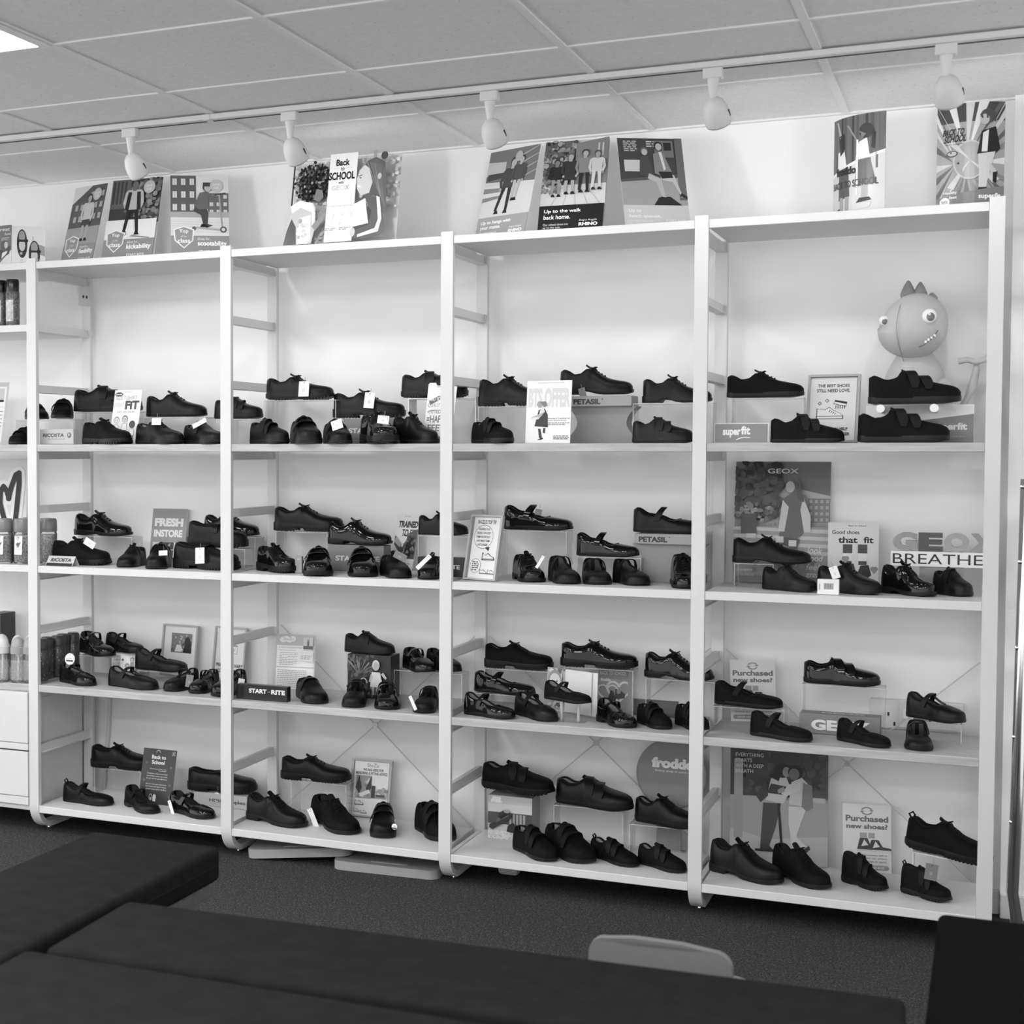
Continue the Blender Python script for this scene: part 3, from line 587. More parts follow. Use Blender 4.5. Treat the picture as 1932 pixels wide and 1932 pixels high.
BOX_AT = {  # x0, x1, front y, back y, top z, seen bottom z
 'sign_left': (0.022, 0.169, 0.05, 0.08, 1.504, 1.447),
 'block_grey_high': (1.183, 1.378, 0.19, 0.29, 1.535, 1.451),
 'sign_white_letters': (2.456, 2.614, 0.05, 0.062, 1.507, 1.45),
 'block_pegs': (2.874, 3.168, 0.19, 0.23, 1.56, 1.447),
 'tent': (0.061, 0.177, 0.028, 0.068, 1.035, 1.002),
 'block_grey_mid': (1.098, 1.305, 0.265, 0.335, 1.092, 1.005),
 'block_black_mid': (1.46, 1.623, 0.18, 0.23, 1.064, 1.001),
 'small_grey': (1.041, 1.068, 0.094, 0.106, 1.059, 1.0),
 'letters': (2.945, 3.233, 0.27, 0.32, 1.161, 1.075),
 'letters_base': (3.025, 3.142, 0.29, 0.37, 1.068, 1.029),
 'price_block': (2.758, 2.818, 0.042, 0.062, 1.045, 1.001),
 'block_black_low': (0.843, 1.038, 0.037, 0.067, 0.609, 0.564),
 'photo_box_palm': (1.18, 1.341, 0.24, 0.33, 0.71, 0.578),
 'letter_box': (2.696, 2.927, 0.2, 0.26, 0.619, 0.568),
 'smoky_strip': (2.169, 2.312, 0.3, 0.31, 0.61, 0.58),
 'shop_box': (0.548, 0.77, 0.27, 0.37, 0.154, 0.104),
 'photo_box_shoe': (1.687, 1.84, 0.265, 0.365, 0.254, 0.116),
 'stand_high': (1.981, 2.18, 0.17, 0.27, 1.602, 1.449),
 'stand_mid': (2.18, 2.387, 0.24, 0.34, 1.159, 1.008),
 'socket': (2.886, 3.149, 0.435, 0.445, 0.653, 0.557),
 'dark_box': (-0.388, -0.281, 0.3, 0.4, 0.777, 0.737),
}

# ---- the room -------------------------------------------------------------------
CEIL, WALLY = 2.487, .445
X0, X1, Y0 = -3.2, 5.4, -7.4
CARPET = mat('grey_carpet', .046, .95, spec=.1, noise=.85, nscale=190, bump=1, bscale=300, speck=(210, .28, .15))
TILE = mat('ceiling_tile', .84, .9, noise=.04, nscale=60, bump=.3, bscale=180, speck=(48, .085, .2))
struct = lambda n, V, m, **k: obj(n, V[0], V[1], m, kind='structure', **k)
struct('floor', box(X0, X1, Y0, WALLY+.1, -.08, 0), CARPET)
struct('ceiling', box(X0, X1, Y0, WALLY+.1, CEIL, CEIL+.08), TILE)
struct('wall_back', box(X0, X1, WALLY, WALLY+.1, 0, CEIL), WALL)
struct('wall_pier', box(3.262, X1, .405, WALLY, 0, CEIL), WALL)
struct('baseboard_back', rbox(X0, 3.26, WALLY-.014, WALLY, 0, .075, .004, 2), WHITE)
struct('baseboard_pier', rbox(3.262, X1, .391, .405, 0, .075, .004, 2), WHITE)
TBAR = mat('ceiling_grid_white', .86, .5, noise=.02, nscale=10)
gp = []
gx = [.985+.6*i for i in range(-7, 8)]; gy = [-1.934+.6*i for i in range(-9, 4)]
for x in gx: gp.append(box(x-.0105, x+.0105, Y0, WALLY, CEIL-.005, CEIL))
for y in gy: gp.append(box(X0, X1, y-.0085, y+.0085, CEIL-.0045, CEIL))
gp.append(box(X0, X1, WALLY-.02, WALLY, CEIL-.006, CEIL))
struct('trim_1', _cat(gp), TBAR)
LIT = mat('lit_diffuser', .9, .5, emit=PANEL_POWER, noise=.01)
for n, (ix, iy) in enumerate([(x, y) for x in (-2, 0, 2, 4) for y in (0, -3, -6)]):
    if ix == 0 and iy == 0: lab = 'square lit ceiling panel at the upper left edge of the ceiling'
    else: lab = 'lit ceiling panel outside the photo, row %s, column %s' % ({0:'nearest the shelves',-3:'in the middle',-6:'by the shopfront'}[iy], {-2:'far left',0:'mid left',2:'mid right',4:'far right'}[ix])
    if iy == 0 and ix in (2, 4): continue
    a, b = .985+.6*ix-.6, -1.334+.6*iy-.6
    t = tag(empty('ceiling_light', (a+.3, b+.3, CEIL)), lab, 'ceiling light', 'recessed ceiling light panels')
    fr = [box(-.3, .3, -.3, -.275, -.009, 0), box(-.3, .3, .275, .3, -.009, 0), box(-.3, -.275, -.275, .275, -.009, 0), box(.275, .3, -.275, .275, -.009, 0)]
    obj('frame', *_cat(fr), TBAR, t); obj('diffuser', *box(-.275, .275, -.275, .275, -.007, -.0005), LIT, t)
# ---- lighting track and spots ----------------------------------------------------
TRK = mat('track_white', .8, .4, noise=.01, nscale=8); DARKHOLE = mat('dark_slot', .02, .6, noise=.05)
t = tag(empty('lighting_track', (0, -.42, CEIL)), 'long white lighting track fixed under the tiled ceiling', 'lighting track')
obj('rail', *rbox(-1.6, 4.6, -.018, .018, -.0225, -.0055, .003, 2), TRK, t)
obj('rail_slot', *box(-1.6, 4.6, .006, .0175, -.0232, -.022), DARKHOLE, t)
obj('joint', *box(.965, .985, -.02, .02, -.0245, -.007), TRK, t)
LAMPX = [.69, 1.255, 1.889, 2.517, 3.096]
LN = ['first from the left, above the scooter poster', 'second from the left, above the wide poster', 'middle one, above the walking children poster', 'fourth from the left, above blank wall', 'last on the right, above the dark-jacket poster']
ax = Vector((0.12, .66, -.74)).normalized(); RQ = ax.to_track_quat('-Z', 'Y').to_matrix().to_4x4(); _v = RQ.inverted() @ Vector((.93, -.3, .1)); SLOT = math.atan2(_v.y, _v.x)
for x, ln in zip(LAMPX, LN):
    t = tag(empty('track_spotlight', (x, -.42, CEIL-.0228)), 'white egg-shaped track spotlight, '+ln, 'spotlight', 'white spotlights on the ceiling track')
    obj('adaptor', *rbox(-.026, .026, -.017, .017, -.029, 0, .004, 2), TRK, t)
    obj('stem', *xf(lathe([(.016, 0), (.013, -.02), (.0095, -.042), (.0085, -.047)], 16), Matrix.Translation((0, 0, -.029))), TRK, t, smooth=True)
    obj('hinge', *xf(lathe([(.0085, -.018), (.0085, .006)], 12), Matrix.Translation((0, 0, -.076))), TRK, t)
    hd = lathe([(.005, 0), (.02, -.006), (.032, -.02), (.04, -.042), (.0435, -.066), (.043, -.088), (.041, -.096), (.037, -.092), (.036, -.06), (.02, -.03), (.004, -.022)], 28)
    Mh = Matrix.Translation((0, -.008, -.081)) @ RQ @ Matrix.Scale(.84, 4)
    h = obj('head', *xf(hd, Mh), TRK, t, smooth='all')
    obj('vent_slot', *xf(box(.030, .0438, -.0025, .0025, -.072, -.048), Mh @ Matrix.Rotation(SLOT, 4, 'Z')), DARKHOLE, h)
    ld = bpy.data.lights.new('spot_bulb', 'SPOT'); ld.energy = SPOT_POWER; ld.spot_size = math.radians(174); ld.spot_blend = .35; ld.shadow_soft_size = .03
    lo = bpy.data.objects.new('bulb', ld); COL.objects.link(lo); lo.parent = t; lo.matrix_local = Mh @ Matrix.Translation((0, 0, -.099))
# ---- shelving ---------------------------------------------------------------------
SHELF_Z = {1: 2.118, 2: 1.448, 3: 1.0, 4: .557, 5: .105}
BAY = {-1: 'bay beyond the left edge', 0: 'cut-off left bay', 1: 'first full bay', 2: 'second full bay', 3: 'third full bay', 4: 'right-hand bay'}
SHN = {1: 'top shelf', 2: 'upper shelf', 3: 'second shelf', 4: 'third shelf', 5: 'bottom shelf'}
def flat_bar_u(x0, x1, d, zt):
    """front upright bent into a foot: flat bar section swept along the side profile"""
    r = .095; path = [(0, zt), (0, .5)]; z0 = .012
    for k in range(0, 11):
        a = math.radians(90*k/10); path.append((r-r*math.cos(a), z0+r-r*math.sin(a)))
    path.append((.33, z0)); th = .02; rings = []
    for i, (y, z) in enumerate(path):
        p = path[max(i-1, 0)]; q = path[min(i+1, len(path)-1)]; dy, dz = q[0]-p[0], q[1]-p[1]; l = math.hypot(dy, dz)
        ny, nz = -dz/l, dy/l
        rings.append([(x0, y, z), (x1, y, z), (x1, y+ny*th, z+nz*th), (x0, y+ny*th, z+nz*th)])
    return _loft(rings, True, True)
FR = ['at the left edge of the photo', 'between the first and second full bays', 'between the second and third full bays', 'between the third and rightmost bays', 'closing the shelving at the right end']
for k in range(5):
    x = .8*k
    t = tag(empty('shelving_support', (x, 0, 0)), 'white bent-bar shelf frame '+FR[k], 'shelving', 'white shelving side frames')
    obj('front_upright', *flat_bar_u(0, .04, 0, 2.131), WHITE, t, smooth=30)
    obj('rear_upright', *rbox(0, .04, .38, .4, .052, 2.1, .002, 1), WHITE, t)
    obj('levelling_foot', *xf(lathe([(.012, 0), (.012, .006), (.006, .006), (.006, .014)], 14), Matrix.Translation((.02, .1, 0))), CHROME, t)
    for z in (2.066, 1.868, 1.642, 1.396, 1.196, .948, .748, .505, .3, .07):
        obj('side_rail', *_cat([box(.012, .028, .021, .379, z, z+.026), box(.004, .036, .021, .379, z-.003, z)]), WHITE, t)
    if k == 0:
        for y in (.335, .36): obj('screw_hole', *xf(lathe([(.006, 0), (.006, .0012)], 12), Matrix.Translation((.0362, y, 2.02)) @ Matrix.Rotation(math.radians(90), 4, 'Y')), DARKHOLE, t)
        obj('fixing_plate', *box(.03, .0362, .3, .38, 1.985, 2.055), WHITE, t)
for b in range(0, 5):
    xa, xb = .8*b-.8+.0405, .8*b-.0005
    lst = [1, 2, 3, 4] + ([5] if b else []) + (['x'] if b == 0 else [])
    for s in lst:
        z = 1.89 if s == 'x' else SHELF_Z[s]; th = .026
        o = obj('shelf', *rbox(xa, xb, .003, .378, z-th, z, .0015, 1), VENEER if s in (2, 4) else WHITE)
        tag(o, ('pale wood-edged ' if s in (2, 4) else 'white ')+('extra shelf under the spray cans, ' if s == 'x' else SHN[s]+' board, ')+BAY[b], 'shelf', 'shelf boards of the shop shelving')
for b, hub in ((2, 1.223), (3, 2.02), (4, 2.811)):
    x = .8*b-.38
    t = tag(empty('cross_brace', (x, .409, .434)), 'thin grey X brace behind the shoes, low in the '+BAY[b].replace('bay', 'bay of shelves'), 'brace', 'thin wire X braces behind the shelving')
    ROD = mat('brace_wire', .62, .35, noise=.03)
    for sx in (-1, 1):
        for sz in (-1, 1): obj('rod', *_tube([(0, .001*sx, 0), (sx*.375, .001*sx, sz*.345)], .0024, 8), ROD, t)
    obj('hub', *xf(lathe([(.009, -.004), (.009, .004)], 16), Matrix.Rotation(math.radians(90), 4, 'X')), STEEL, t)
# cabinet with two drawers in the cut-off bay
t = tag(empty('drawer_cabinet', (-.38, 0, .1)), 'white two-drawer cabinet at the foot of the cut-off bay at left edge', 'cabinet')
obj('body', *rbox(-.378, .378, .012, .375, -.018, .43, .002, 1), WHITE, t)
obj('drawer', *rbox(-.376, .376, -.004, .012, .236, .426, .002, 2), WHITE, t); obj('drawer', *rbox(-.376, .376, -.004, .012, .036, .2035, .002, 2), WHITE, t)
obj('rail', *rbox(-.376, .376, -.002, .012, .2095, .234, .001, 1), WHITE, t); obj('plinth', *rbox(-.376, .376, -.002, .012, .004, .034, .001, 1), WHITE, t)
obj('drawer_gap_shade', *box(-.375, .375, .0095, .0118, .2, .238), DARKHOLE, t)  # dark strip stands in for the shade in the gaps around the rail
# ---- shoes --------------------------------------------------------------------------
FIN = {'patent': mat('patent_leather', .004, .07, spec=.34, noise=.1, nscale=20), 'leather': mat('black_leather', .0045, .38, spec=.22, noise=.25, nscale=60, bump=.12, bscale=900),
       'matte': mat('black_nubuck', .0045, .62, spec=.11, noise=.3, nscale=90, bump=.25, bscale=1400)}
SOLE = mat('black_rubber', .0085, .42, spec=.24, noise=.2, nscale=80, bump=.1, bscale=700)
LACE = mat('black_lace', .008, .75, spec=.2, noise=.3, nscale=300)
STRAP = {'patent': FIN['patent'], 'leather': mat('black_strap_leather', .0045, .44, spec=.22, noise=.25, nscale=70, bump=.15, bscale=900), 'matte': mat('black_strap_nubuck', .0045, .65, spec=.25, noise=.3, nscale=90)}
LIN = {'dark': mat('dark_lining', .014, .8, noise=.2, nscale=80), 'grey': mat('grey_lining', .075, .75, noise=.15, nscale=80), 'pale': mat('pale_lining', .27, .75, noise=.12, nscale=80)}
PARTNAME = {'strap2': 'strap'}
SHOE_OBJ = []
for (bay, sh, style, sole, fin, x, y, z, L, H, yaw, pitch, lin, tab, lab) in SHOES:
    t = empty('school_shoe', (x, y, z+.0008), (0, math.radians(pitch), -math.radians(yaw)))
    tag(t, lab+', '+SHN[sh]+', '+BAY[bay], 'shoe', 'black school shoes on the '+SHN[sh]+' of the '+BAY[bay])
    P = shoe_parts(style, sole, wide=wide_of(yaw), tab=tab)
    for k, (V, F) in P.items():
        m = {'sole': SOLE, 'lining': LIN[lin], 'laces': LACE, 'strap': STRAP[fin], 'strap2': STRAP[fin], 'tongue': STRAP[fin], 'collar': STRAP['leather' if fin == 'patent' else 'matte']}.get(k, FIN[fin])
        obj(PARTNAME.get(k, k), [(a*L, b*L, c*L*H) for a, b, c in V], F, m, t, smooth=48 if k == 'upper' else 38)
    SHOE_OBJ.append(t)
# ---- clear risers and tags ---------------------------------------------------------
def slot_obj(name, V, F, mats, rule, parent=None):
    o = obj(name, V, F, mats, parent)
    for p in o.data.polygons: p.material_index = rule(p)
    return o
for idx, xa, xb, ya, yb, zs, zt, kind in RISERS:
    th = .003; zt -= .0012; zs += .0006; w = xb-xa
    parts = [box(xa, xb, ya, yb, zt-th, zt), box(xa, xa+th, ya, yb, zs, zt-th), box(xb-th, xb, ya, yb, zs, zt-th)]
    V, F = _cat(parts)
    s = SHOES[idx[0]]
    lab = ('sloping white' if idx[0] == 106 else kind)+' riser under the '+s[14].split(',')[0].replace('on clear riser', '').replace('on tall clear riser', '').replace('on riser', '').replace('on low riser', '').replace('  ', ' ').strip()
    lab = ' '.join(lab.split()[:9])+', '+SHN[s[1]]+', '+BAY[s[0]]
    if kind == 'clear':
        o = slot_obj('display_riser', V, F, [ACRYLIC, ACRYLIC_EDGE], lambda p: 0 if p.area > .0016 else 1)
    else:
        if idx[0] == 106:
            V = [(a, b, c-(a-(xa+xb)/2)*.10 if c > zs+.02 else c) for a, b, c in V]
        o = obj('display_riser', V, F, mat('white_acrylic', .75, .25, noise=.01))
    tag(o, lab, 'display riser', 'shoe display risers')
TAGW = mat('white_tag_card', .8, .6, noise=.02, nscale=40); TAGG = mat('grey_tag_card', .17, .6, noise=.03, nscale=40); STRING = mat('tag_string', .3, .8, noise=.1)
for i, x, y, z, w, h, rot, tone, shp in TAGS:
    t = empty('price_tag', (x, y, z), (math.radians(-8), math.radians(-rot), 0))
    nm = SHOES[i][14].split(',')[0]
    for cut in (' with white tag', ' with slanted white tag', ' with large white tag', ' with small white tag', ' with hanging tag', ' with slanted tag', ' with upright white tag', ' with grey tag', ' with tag', ' with round white tag', ' and white tag inside', ' with looped white tag string'):
        nm = nm.replace(cut, '')
    tag(t, ('round white' if shp == 'round' else 'narrow white' if shp == 'slim' else tone)+' price tag on '+' '.join(nm.split()[:6])+', '+SHN[SHOES[i][1]]+', '+BAY[SHOES[i][0]], 'price tag', 'price tags hanging on shoes')
    mt = TAGW if tone == 'white' else TAGG
    if shp == 'round': V, F = xf(lathe([(w/2, -.0004), (w/2, .0004)], 24), Matrix.Rotation(math.radians(90), 4, 'X'))
    else: V, F = box(-w/2, w/2, -.0004, .0004, -h/2, h/2)
    obj('card', V, F, mt, t)
    a = w/h; it = [('e', a/2, .9, .035*min(1, a*1.6), .03, .01)]
    if shp == 'round': it += [('t', 'shoe', a*.3, .52, a*.7, .62, .05), ('r', a*.15, .25, a*.85, .4, .05)]
    elif shp == 'rect': it += [('p', [(a*.44, .3), (a*.47, .3), (a*.43, .5), (a*.40, .5)], .2 if tone == 'white' else .6), ('p', [(a*.54, .32), (a*.57, .32), (a*.55, .52), (a*.52, .52)], .2 if tone == 'white' else .6)]
    printed('printing', it, w, h, t, y=-.0006).location = (0, 0, -h/2)
    L = .05 if shp == 'round' and i == 57 else .016
    obj('string', *_tube([(0, 0, h/2-.004), (.002, .002, h/2+L*.5), (-.001, .004, h/2+L)], .0006, 5), STRING, t)
# ---- flat cards, posters and framed signs ---------------------------------------------
rnd = random.Random(3)
D = {}
def A(k): w, h = CARD_AT[k][5:7]; return w/h
# landscape of houses used behind the children of the first posters
def house(x0, y0, x1, y1, wall, win, nx, ny):
    I = [('r', x0, y0, x1, y1, wall)]
    for i in range(nx):
        for j in range(ny):
            a = x0+(x1-x0)*(i+.25)/nx; b = y0+(y1-y0)*(j+.25)/ny
            I.append(('r', a, b, a+(x1-x0)*.5/nx, b+(y1-y0)*.5/ny, win)); I.append(('r', a+(x1-x0)*.24/nx, b, a+(x1-x0)*.27/nx, b+(y1-y0)*.5/ny, wall))
    return I
def shield(x, y, w, h):
    P = [(0, .85), (.5, 1), (1, .85), (.95, .35), (.5, 0), (.05, .35)]
    return [('p', [(x+a*w, y+b*h) for a, b in P], .75), ('p', [(x+w*(.06+.88*a), y+h*(.05+.9*b)) for a, b in P], .26),
            ('t', 'Top', x+.28*w, y+.66*h, x+.72*w, y+.84*h, .8, .02), ('t', 'of the', x+.36*w, y+.5*h, x+.64*w, y+.58*h, .7), ('t', 'class', x+.2*w, y+.25*h, x+.8*w, y+.44*h, .8, .02)]
def topclass(k, word, pic, band=.24, ink=.24):
    a = A(k); I = [('r', 0, 0, a, 1, .62)] + pic(a) + [('r', 0, 0, a, band, ink)]
    I += shield(.03, .08, .24, .28) + [('t', 'shoes for...', .31, band-.055, .47, band-.02, .75), ('t', word, .31, .1, min(.31+.055*len(word), a-.03), .175, .85, .03), ('t', 'START-RITE', .32, .03, .55, .06, .8, .015)]
    I += [('e', a-.14, .87, .075, .08, .45), ('t', 'SAVE', a-.18, .87, a-.1, .9, .75), ('t', 'a set', a-.17, .83, a-.11, .86, .75)]
    return I
D['flexibility'] = topclass('flexibility', 'flexibility', lambda a: [('p', [(0, .4), (a, .46), (a, 1), (a*.55, 1), (0, .78)], .09)] + house(.05, .5, .24, .8, .1, .4, 2, 2) + house(.3, .52, a, .95, .09, .4, 3, 3) + [('r', 0, .24, a, .46, .3)] + figure(a*.55, .28, .6, top=.5, legs=.05, skirt=1, stride=.06))
D['kickability'] = topclass('kickability', 'kickability', lambda a: [('r', 0, .62, .25, 1, .12)] + [('r', .02+.05*i, .7, .045+.05*i, .98, .05) for i in range(4)] + [('r', 0, .5, .25, .64, .05), ('r', .25, .45, a, 1, .06)] + blotch(.3, .45, a, 1, 150, .03, .01, .3, rnd) + [('r', 0, .24, a, .48, .7)] + figure(a*.5, .29, .68, top=.45, legs=.02, hair=.02, skin=.15, stride=.11) + [('p', [(a*.38, .82), (a*.45, .82), (a*.42, .6), (a*.34, .6)], .02), ('p', [(a*.55, .82), (a*.62, .82), (a*.66, .6), (a*.58, .6)], .02), ('e', a*.4, .29, .035, .035, .85), ('e', a*.4, .29, .014, .014, .02), ('e', a*.425, .305, .008, .008, .02), ('e', a*.38, .275, .008, .008, .02), ('p', [(a*.5, .27), (a*.9, .24), (a*.9, .25), (a*.55, .29)], .25)])
D['scootability'] = topclass('scootability', 'scootability', lambda a: house(0, .52, .3, 1, .1, .6, 3, 3) + house(a-.24, .5, a, .78, .13, .55, 3, 3) + [('r', 0, .46, a, .54, .35), ('r', 0, .24, a, .47, .6)] + [('p', [(0, .3+.03*i), (a, .28+.03*i), (a, .283+.03*i), (0, .303+.03*i)], .4) for i in range(5)]
   + [('p', [(.28, .6), (.42, .58), (.44, .52), (.43, .39), (.49, .37), (.42, .34), (.38, .36), (.35, .5), (.26, .55)], .06), ('p', [(.27, .62), (.34, .78), (.42, .8), (.5, .74), (.56, .75), (.56, .71), (.48, .7), (.44, .72), (.44, .58), (.33, .57)], .12), ('e', .43, .85, .055, .06, .05), ('e', .435, .84, .042, .048, .4), ('r', .38, .86, .48, .91, .05), ('p', [(.555, .76), (.575, .76), (.61, .34), (.59, .34)], .3), ('p', [(.52, .75), (.64, .77), (.64, .785), (.52, .765)], .05), ('p', [(.27, .335), (.6, .3), (.6, .325), (.27, .355)], .35), ('e', .27, .33, .025, .025, .1), ('e', .61, .32, .04, .04, .1), ('e', .61, .32, .02, .02, .6), ('p', [(.34, .35), (.44, .345), (.42, .38), (.36, .39)], .01)])
def school_pair():
    a = A('school_pair'); I = [('r', 0, 0, a, 1, .55)] + blotch(.0, 0, .52, 1, 160, .02, .4, .8, rnd) + blotch(.8, .4, a, 1, 110, .02, .4, .8, rnd) + [('r', 0, .45, .02, 1, .04)]
    I += [('e', .28, .72, .2, .2, .04)] + [('e', .28+.22*math.cos(u)*v, .72+.21*math.sin(u)*v, .013, .017, g) for u, v, g in [(rnd.uniform(0, 6.3), rnd.uniform(0, 1)**.5*1.04, rnd.choice([.01, .01, .02, .05, .1, .3])) for _ in range(420)]]
    I += [('p', [(.36, .62), (.43, .6), (.45, .52), (.4, .47), (.33, .5)], .18), ('p', [(.0, .05), (.08, .46), (.2, .5), (.36, .42), (.38, .2), (.34, 0), (0, 0)], .5), ('p', [(.05, .44), (.16, .5), (.33, .46), (.37, .3), (.34, .2), (.32, .36), (.18, .42), (.08, .36)], .8), ('p', [(.0, .0), (.16, .0), (.14, .2), (.08, .3), (.03, .16)], .08), ('p', [(.17, 0), (.18, .3), (.31, .33), (.33, .05), (.3, 0)], .7), ('p', [(.33, .2), (.47, .34), (.49, .3), (.38, .14)], .25)] + blotch(.18, .08, .3, .28, 14, .03, .35, .75, rnd)
    I += [('r', .5, 0, .83, 1, .74), ('t', 'Back', .575, .86, .74, .935, .012, .04), ('t', 'to', .635, .805, .68, .845, .02, .02), ('r', .55, .83, .62, .833, .4), ('r', .695, .83, .77, .833, .4), ('t', 'SCHOOL', .5, .7, .81, .79, .012, .04), ('t', 'with', .62, .655, .68, .685, .03, .02), ('t', 'GE', .545, .585, .635, .635, .45), ('t', 'X', .705, .585, .75, .635, .3), ('e', .67, .61, .03, .026, .6), ('e', .67, .61, .02, .016, .82), ('t', 'THE SHOE THAT BREATHES', .51, .395, .81, .41, .5)] + lines(.5, .64, .165, .13, 2, .35, rnd) + lines(.67, .81, .165, .13, 2, .35, rnd) + blotch(.53, .2, .8, .34, 16, .02, .7, .78, rnd)
    I += [('r', 1.02, .8, 1.06, 1, .3), ('p', [(.92, .62), (.97, .5), (1.1, .5), (1.18, .72), (1.16, .86), (1.05, .92), (.95, .88), (.88, .78), (.87, .72)], .1), ('p', [(.87, .79), (.84, .68), (.85, .58), (.9, .5), (1.0, .52), (1.03, .64), (.98, .8), (.93, .84)], .55), ('p', [(.93, .85), (1.05, .9), (1.17, .8), (1.2, .5), (1.22, .3), (1.15, .28), (1.12, .5), (1.04, .6), (1.0, .78)], .12), ('e', 1.15, .93, .04, .045, .06), ('e', .885, .7, .012, .006, .06), ('p', [(.85, .6), (.89, .59), (.9, .605), (.86, .62)], .85)] + [('p', [(.95+.018*i, .87-.004*i), (.954+.018*i, .875-.004*i), (1.07+.014*i, .62-.03*i), (1.063+.014*i, .615-.03*i)], rnd.choice([.2, .3, .05])) for i in range(10)] + [('e', 1.11, .7, .022, .035, .5), ('p', [(.86, .72), (.905, .735), (.905, .728), (.865, .712)], .1)]
    I += [('p', [(.94, .5), (1.14, .45), (1.22, .1), (1.15, .02), (.85, .02), (.83, .1), (1.02, .16), (1.05, .3)], .1), ('p', [(1.09, .48), (1.13, .46), (1.17, .22), (1.14, .08), (.9, .03), (.9, .06), (1.1, .12), (1.13, .22)], .8), ('p', [(.82, .4), (.96, .46), (1.02, .18), (.84, .15)], .75), ('e', .84, .09, .03, .05, .5)]
    return I
D['school_pair'] = school_pair()
def bandcard(k, l1, l2, band, bink, tink, pic, mark='RHINO', tail='up to the task.'):
    a = A(k); I = [('r', 0, 0, a, 1, .5)] + pic(a) + [('r', 0, 0, a, band, bink), ('t', l1, .05, band-.088, .05+.0255*len(l1), band-.042, tink, .02), ('t', l2, .05, band-.148, .05+.0255*len(l2), band-.102, tink, .02), ('t', 'Our school shoes are', .05, .055, .29, .078, tink), ('t', tail, .05, .02, .22, .045, tink)]
    if mark == 'RHINO': I += [('t', 'Angry Angels', a-.23, .085, a-.06, .11, tink, .0), ('t', 'RHINO', a-.23, .04, a-.05, .075, tink, .05)]
    else: I += [('t', mark, a-.25, .06, a-.05, .085, tink, .01)]
    return I
D['hangs'] = bandcard('hangs', 'Up to hangs with', 'your mates.', .24, .3, .8, lambda a: [('p', [(0, .65), (0, 1), (a, 1), (a, .6)], .14), ('p', [(.0, .72), (.25, .74), (.25, .86), (0, .88)], .4), ('p', [(.02, .66), (.24, .68), (.24, .74), (.02, .74)], .05)] + [('p', [(.42, .62+.09*i), (a, .72+.09*i), (a, .725+.09*i), (.42, .63+.09*i)], .5) for i in range(4)] + [('r', 0, .24, a, .6, .55), ('p', [(0, .52), (.3, .52), (.3, .56), (0, .58)], .2), ('p', [(0, .42), (.25, .45), (.25, .48), (0, .47)], .2)] + figure(a*.4, .27, .62, top=.05, legs=.02, lean=.16, stride=.1) + figure(a*.62, .4, .5, top=.06, legs=.4, lean=.1, stride=.03) + [('e', .42, .9, .05, .06, .35)])
D['walk'] = bandcard('walk', 'Up to the walk', 'back home.', .27, .012, .85, lambda a: [('r', 0, .5, a*.5, 1, .14)] + blotch(.0, .55, a*.5, 1, 130, .025, .03, .4, rnd) + [('p', [(a*.5, .5), (a*.5, .95), (a, 1), (a, .5)], .2)] + [('r', a-.1+.04*i, .6+.2*j, a-.085+.04*i, .74+.2*j, .5) for i in range(2) for j in range(2)] + [('r', 0, .27, a, .5, .6)] + blotch(0, .42, .18, .55, 50, .02, .08, .4, rnd) + [('p', [(.1+.12*i, .27), (.105+.12*i, .27), (.22+.05*i, .5), (.217+.05*i, .5)], .35) for i in range(5)] + figure(.14, .37, .4, top=.02, legs=.25, skin=.2) + figure(.27, .39, .44, top=.03, legs=.03, skirt=1, hair=.1) + figure(.41, .4, .46, top=.2, legs=.02, hair=.04) + figure(.53, .42, .42, top=.5, legs=.55, skin=.3, hair=.06))
D['lunch'] = bandcard('lunch', 'Up to', 'lunch queues.', .24, .5, .72, lambda a: [('r', 0, .52, a, 1, .05)] + lines(.06, .2, .98, .85, 6, .4, rnd) + lines(.3, .42, .98, .9, 3, .5, rnd) + [('r', .38, .78, .58, .97, .15), ('r', .4, .86, .46, .95, .02), ('r', .48, .86, .56, .95, .02), ('r', .05, .62, .25, .75, .5), ('p', [(0, .5), (a, .56), (a, .6), (0, .53)], .08), ('p', [(0, .24), (a, .24), (a, .56), (0, .5)], .3), ('r', a-.08, .3, a, 1, .12), ('p', [(.32, .24), (.62, .24), (.5, .34), (.38, .33)], .02)]
   + [('p', [(.2, .58), (.22, .78), (.3, .8), (.36, .6), (.3, .55)], .06), ('e', .27, .85, .04, .045, .12), ('e', .272, .84, .03, .036, .4), ('p', [(.3, .6), (.42, .54), (.46, .3), (.42, .3), (.37, .5), (.28, .54)], .4), ('p', [(.4, .3), (.5, .29), (.46, .33), (.4, .34)], .02), ('p', [(.36, .6), (.36, .82), (.46, .85), (.54, .62), (.47, .55)], .2), ('e', .42, .91, .045, .05, .03), ('e', .425, .9, .032, .04, .42), ('p', [(.42, .84), (.45, .84), (.48, .65), (.46, .63)], .6), ('p', [(.42, .6), (.56, .58), (.62, .38), (.67, .34), (.62, .33), (.54, .5), (.42, .53)], .45), ('p', [(.4, .62), (.53, .62), (.55, .55), (.43, .54)], .02), ('p', [(.6, .35), (.7, .31), (.68, .34), (.62, .38)], .02)], mark='START-RITE')
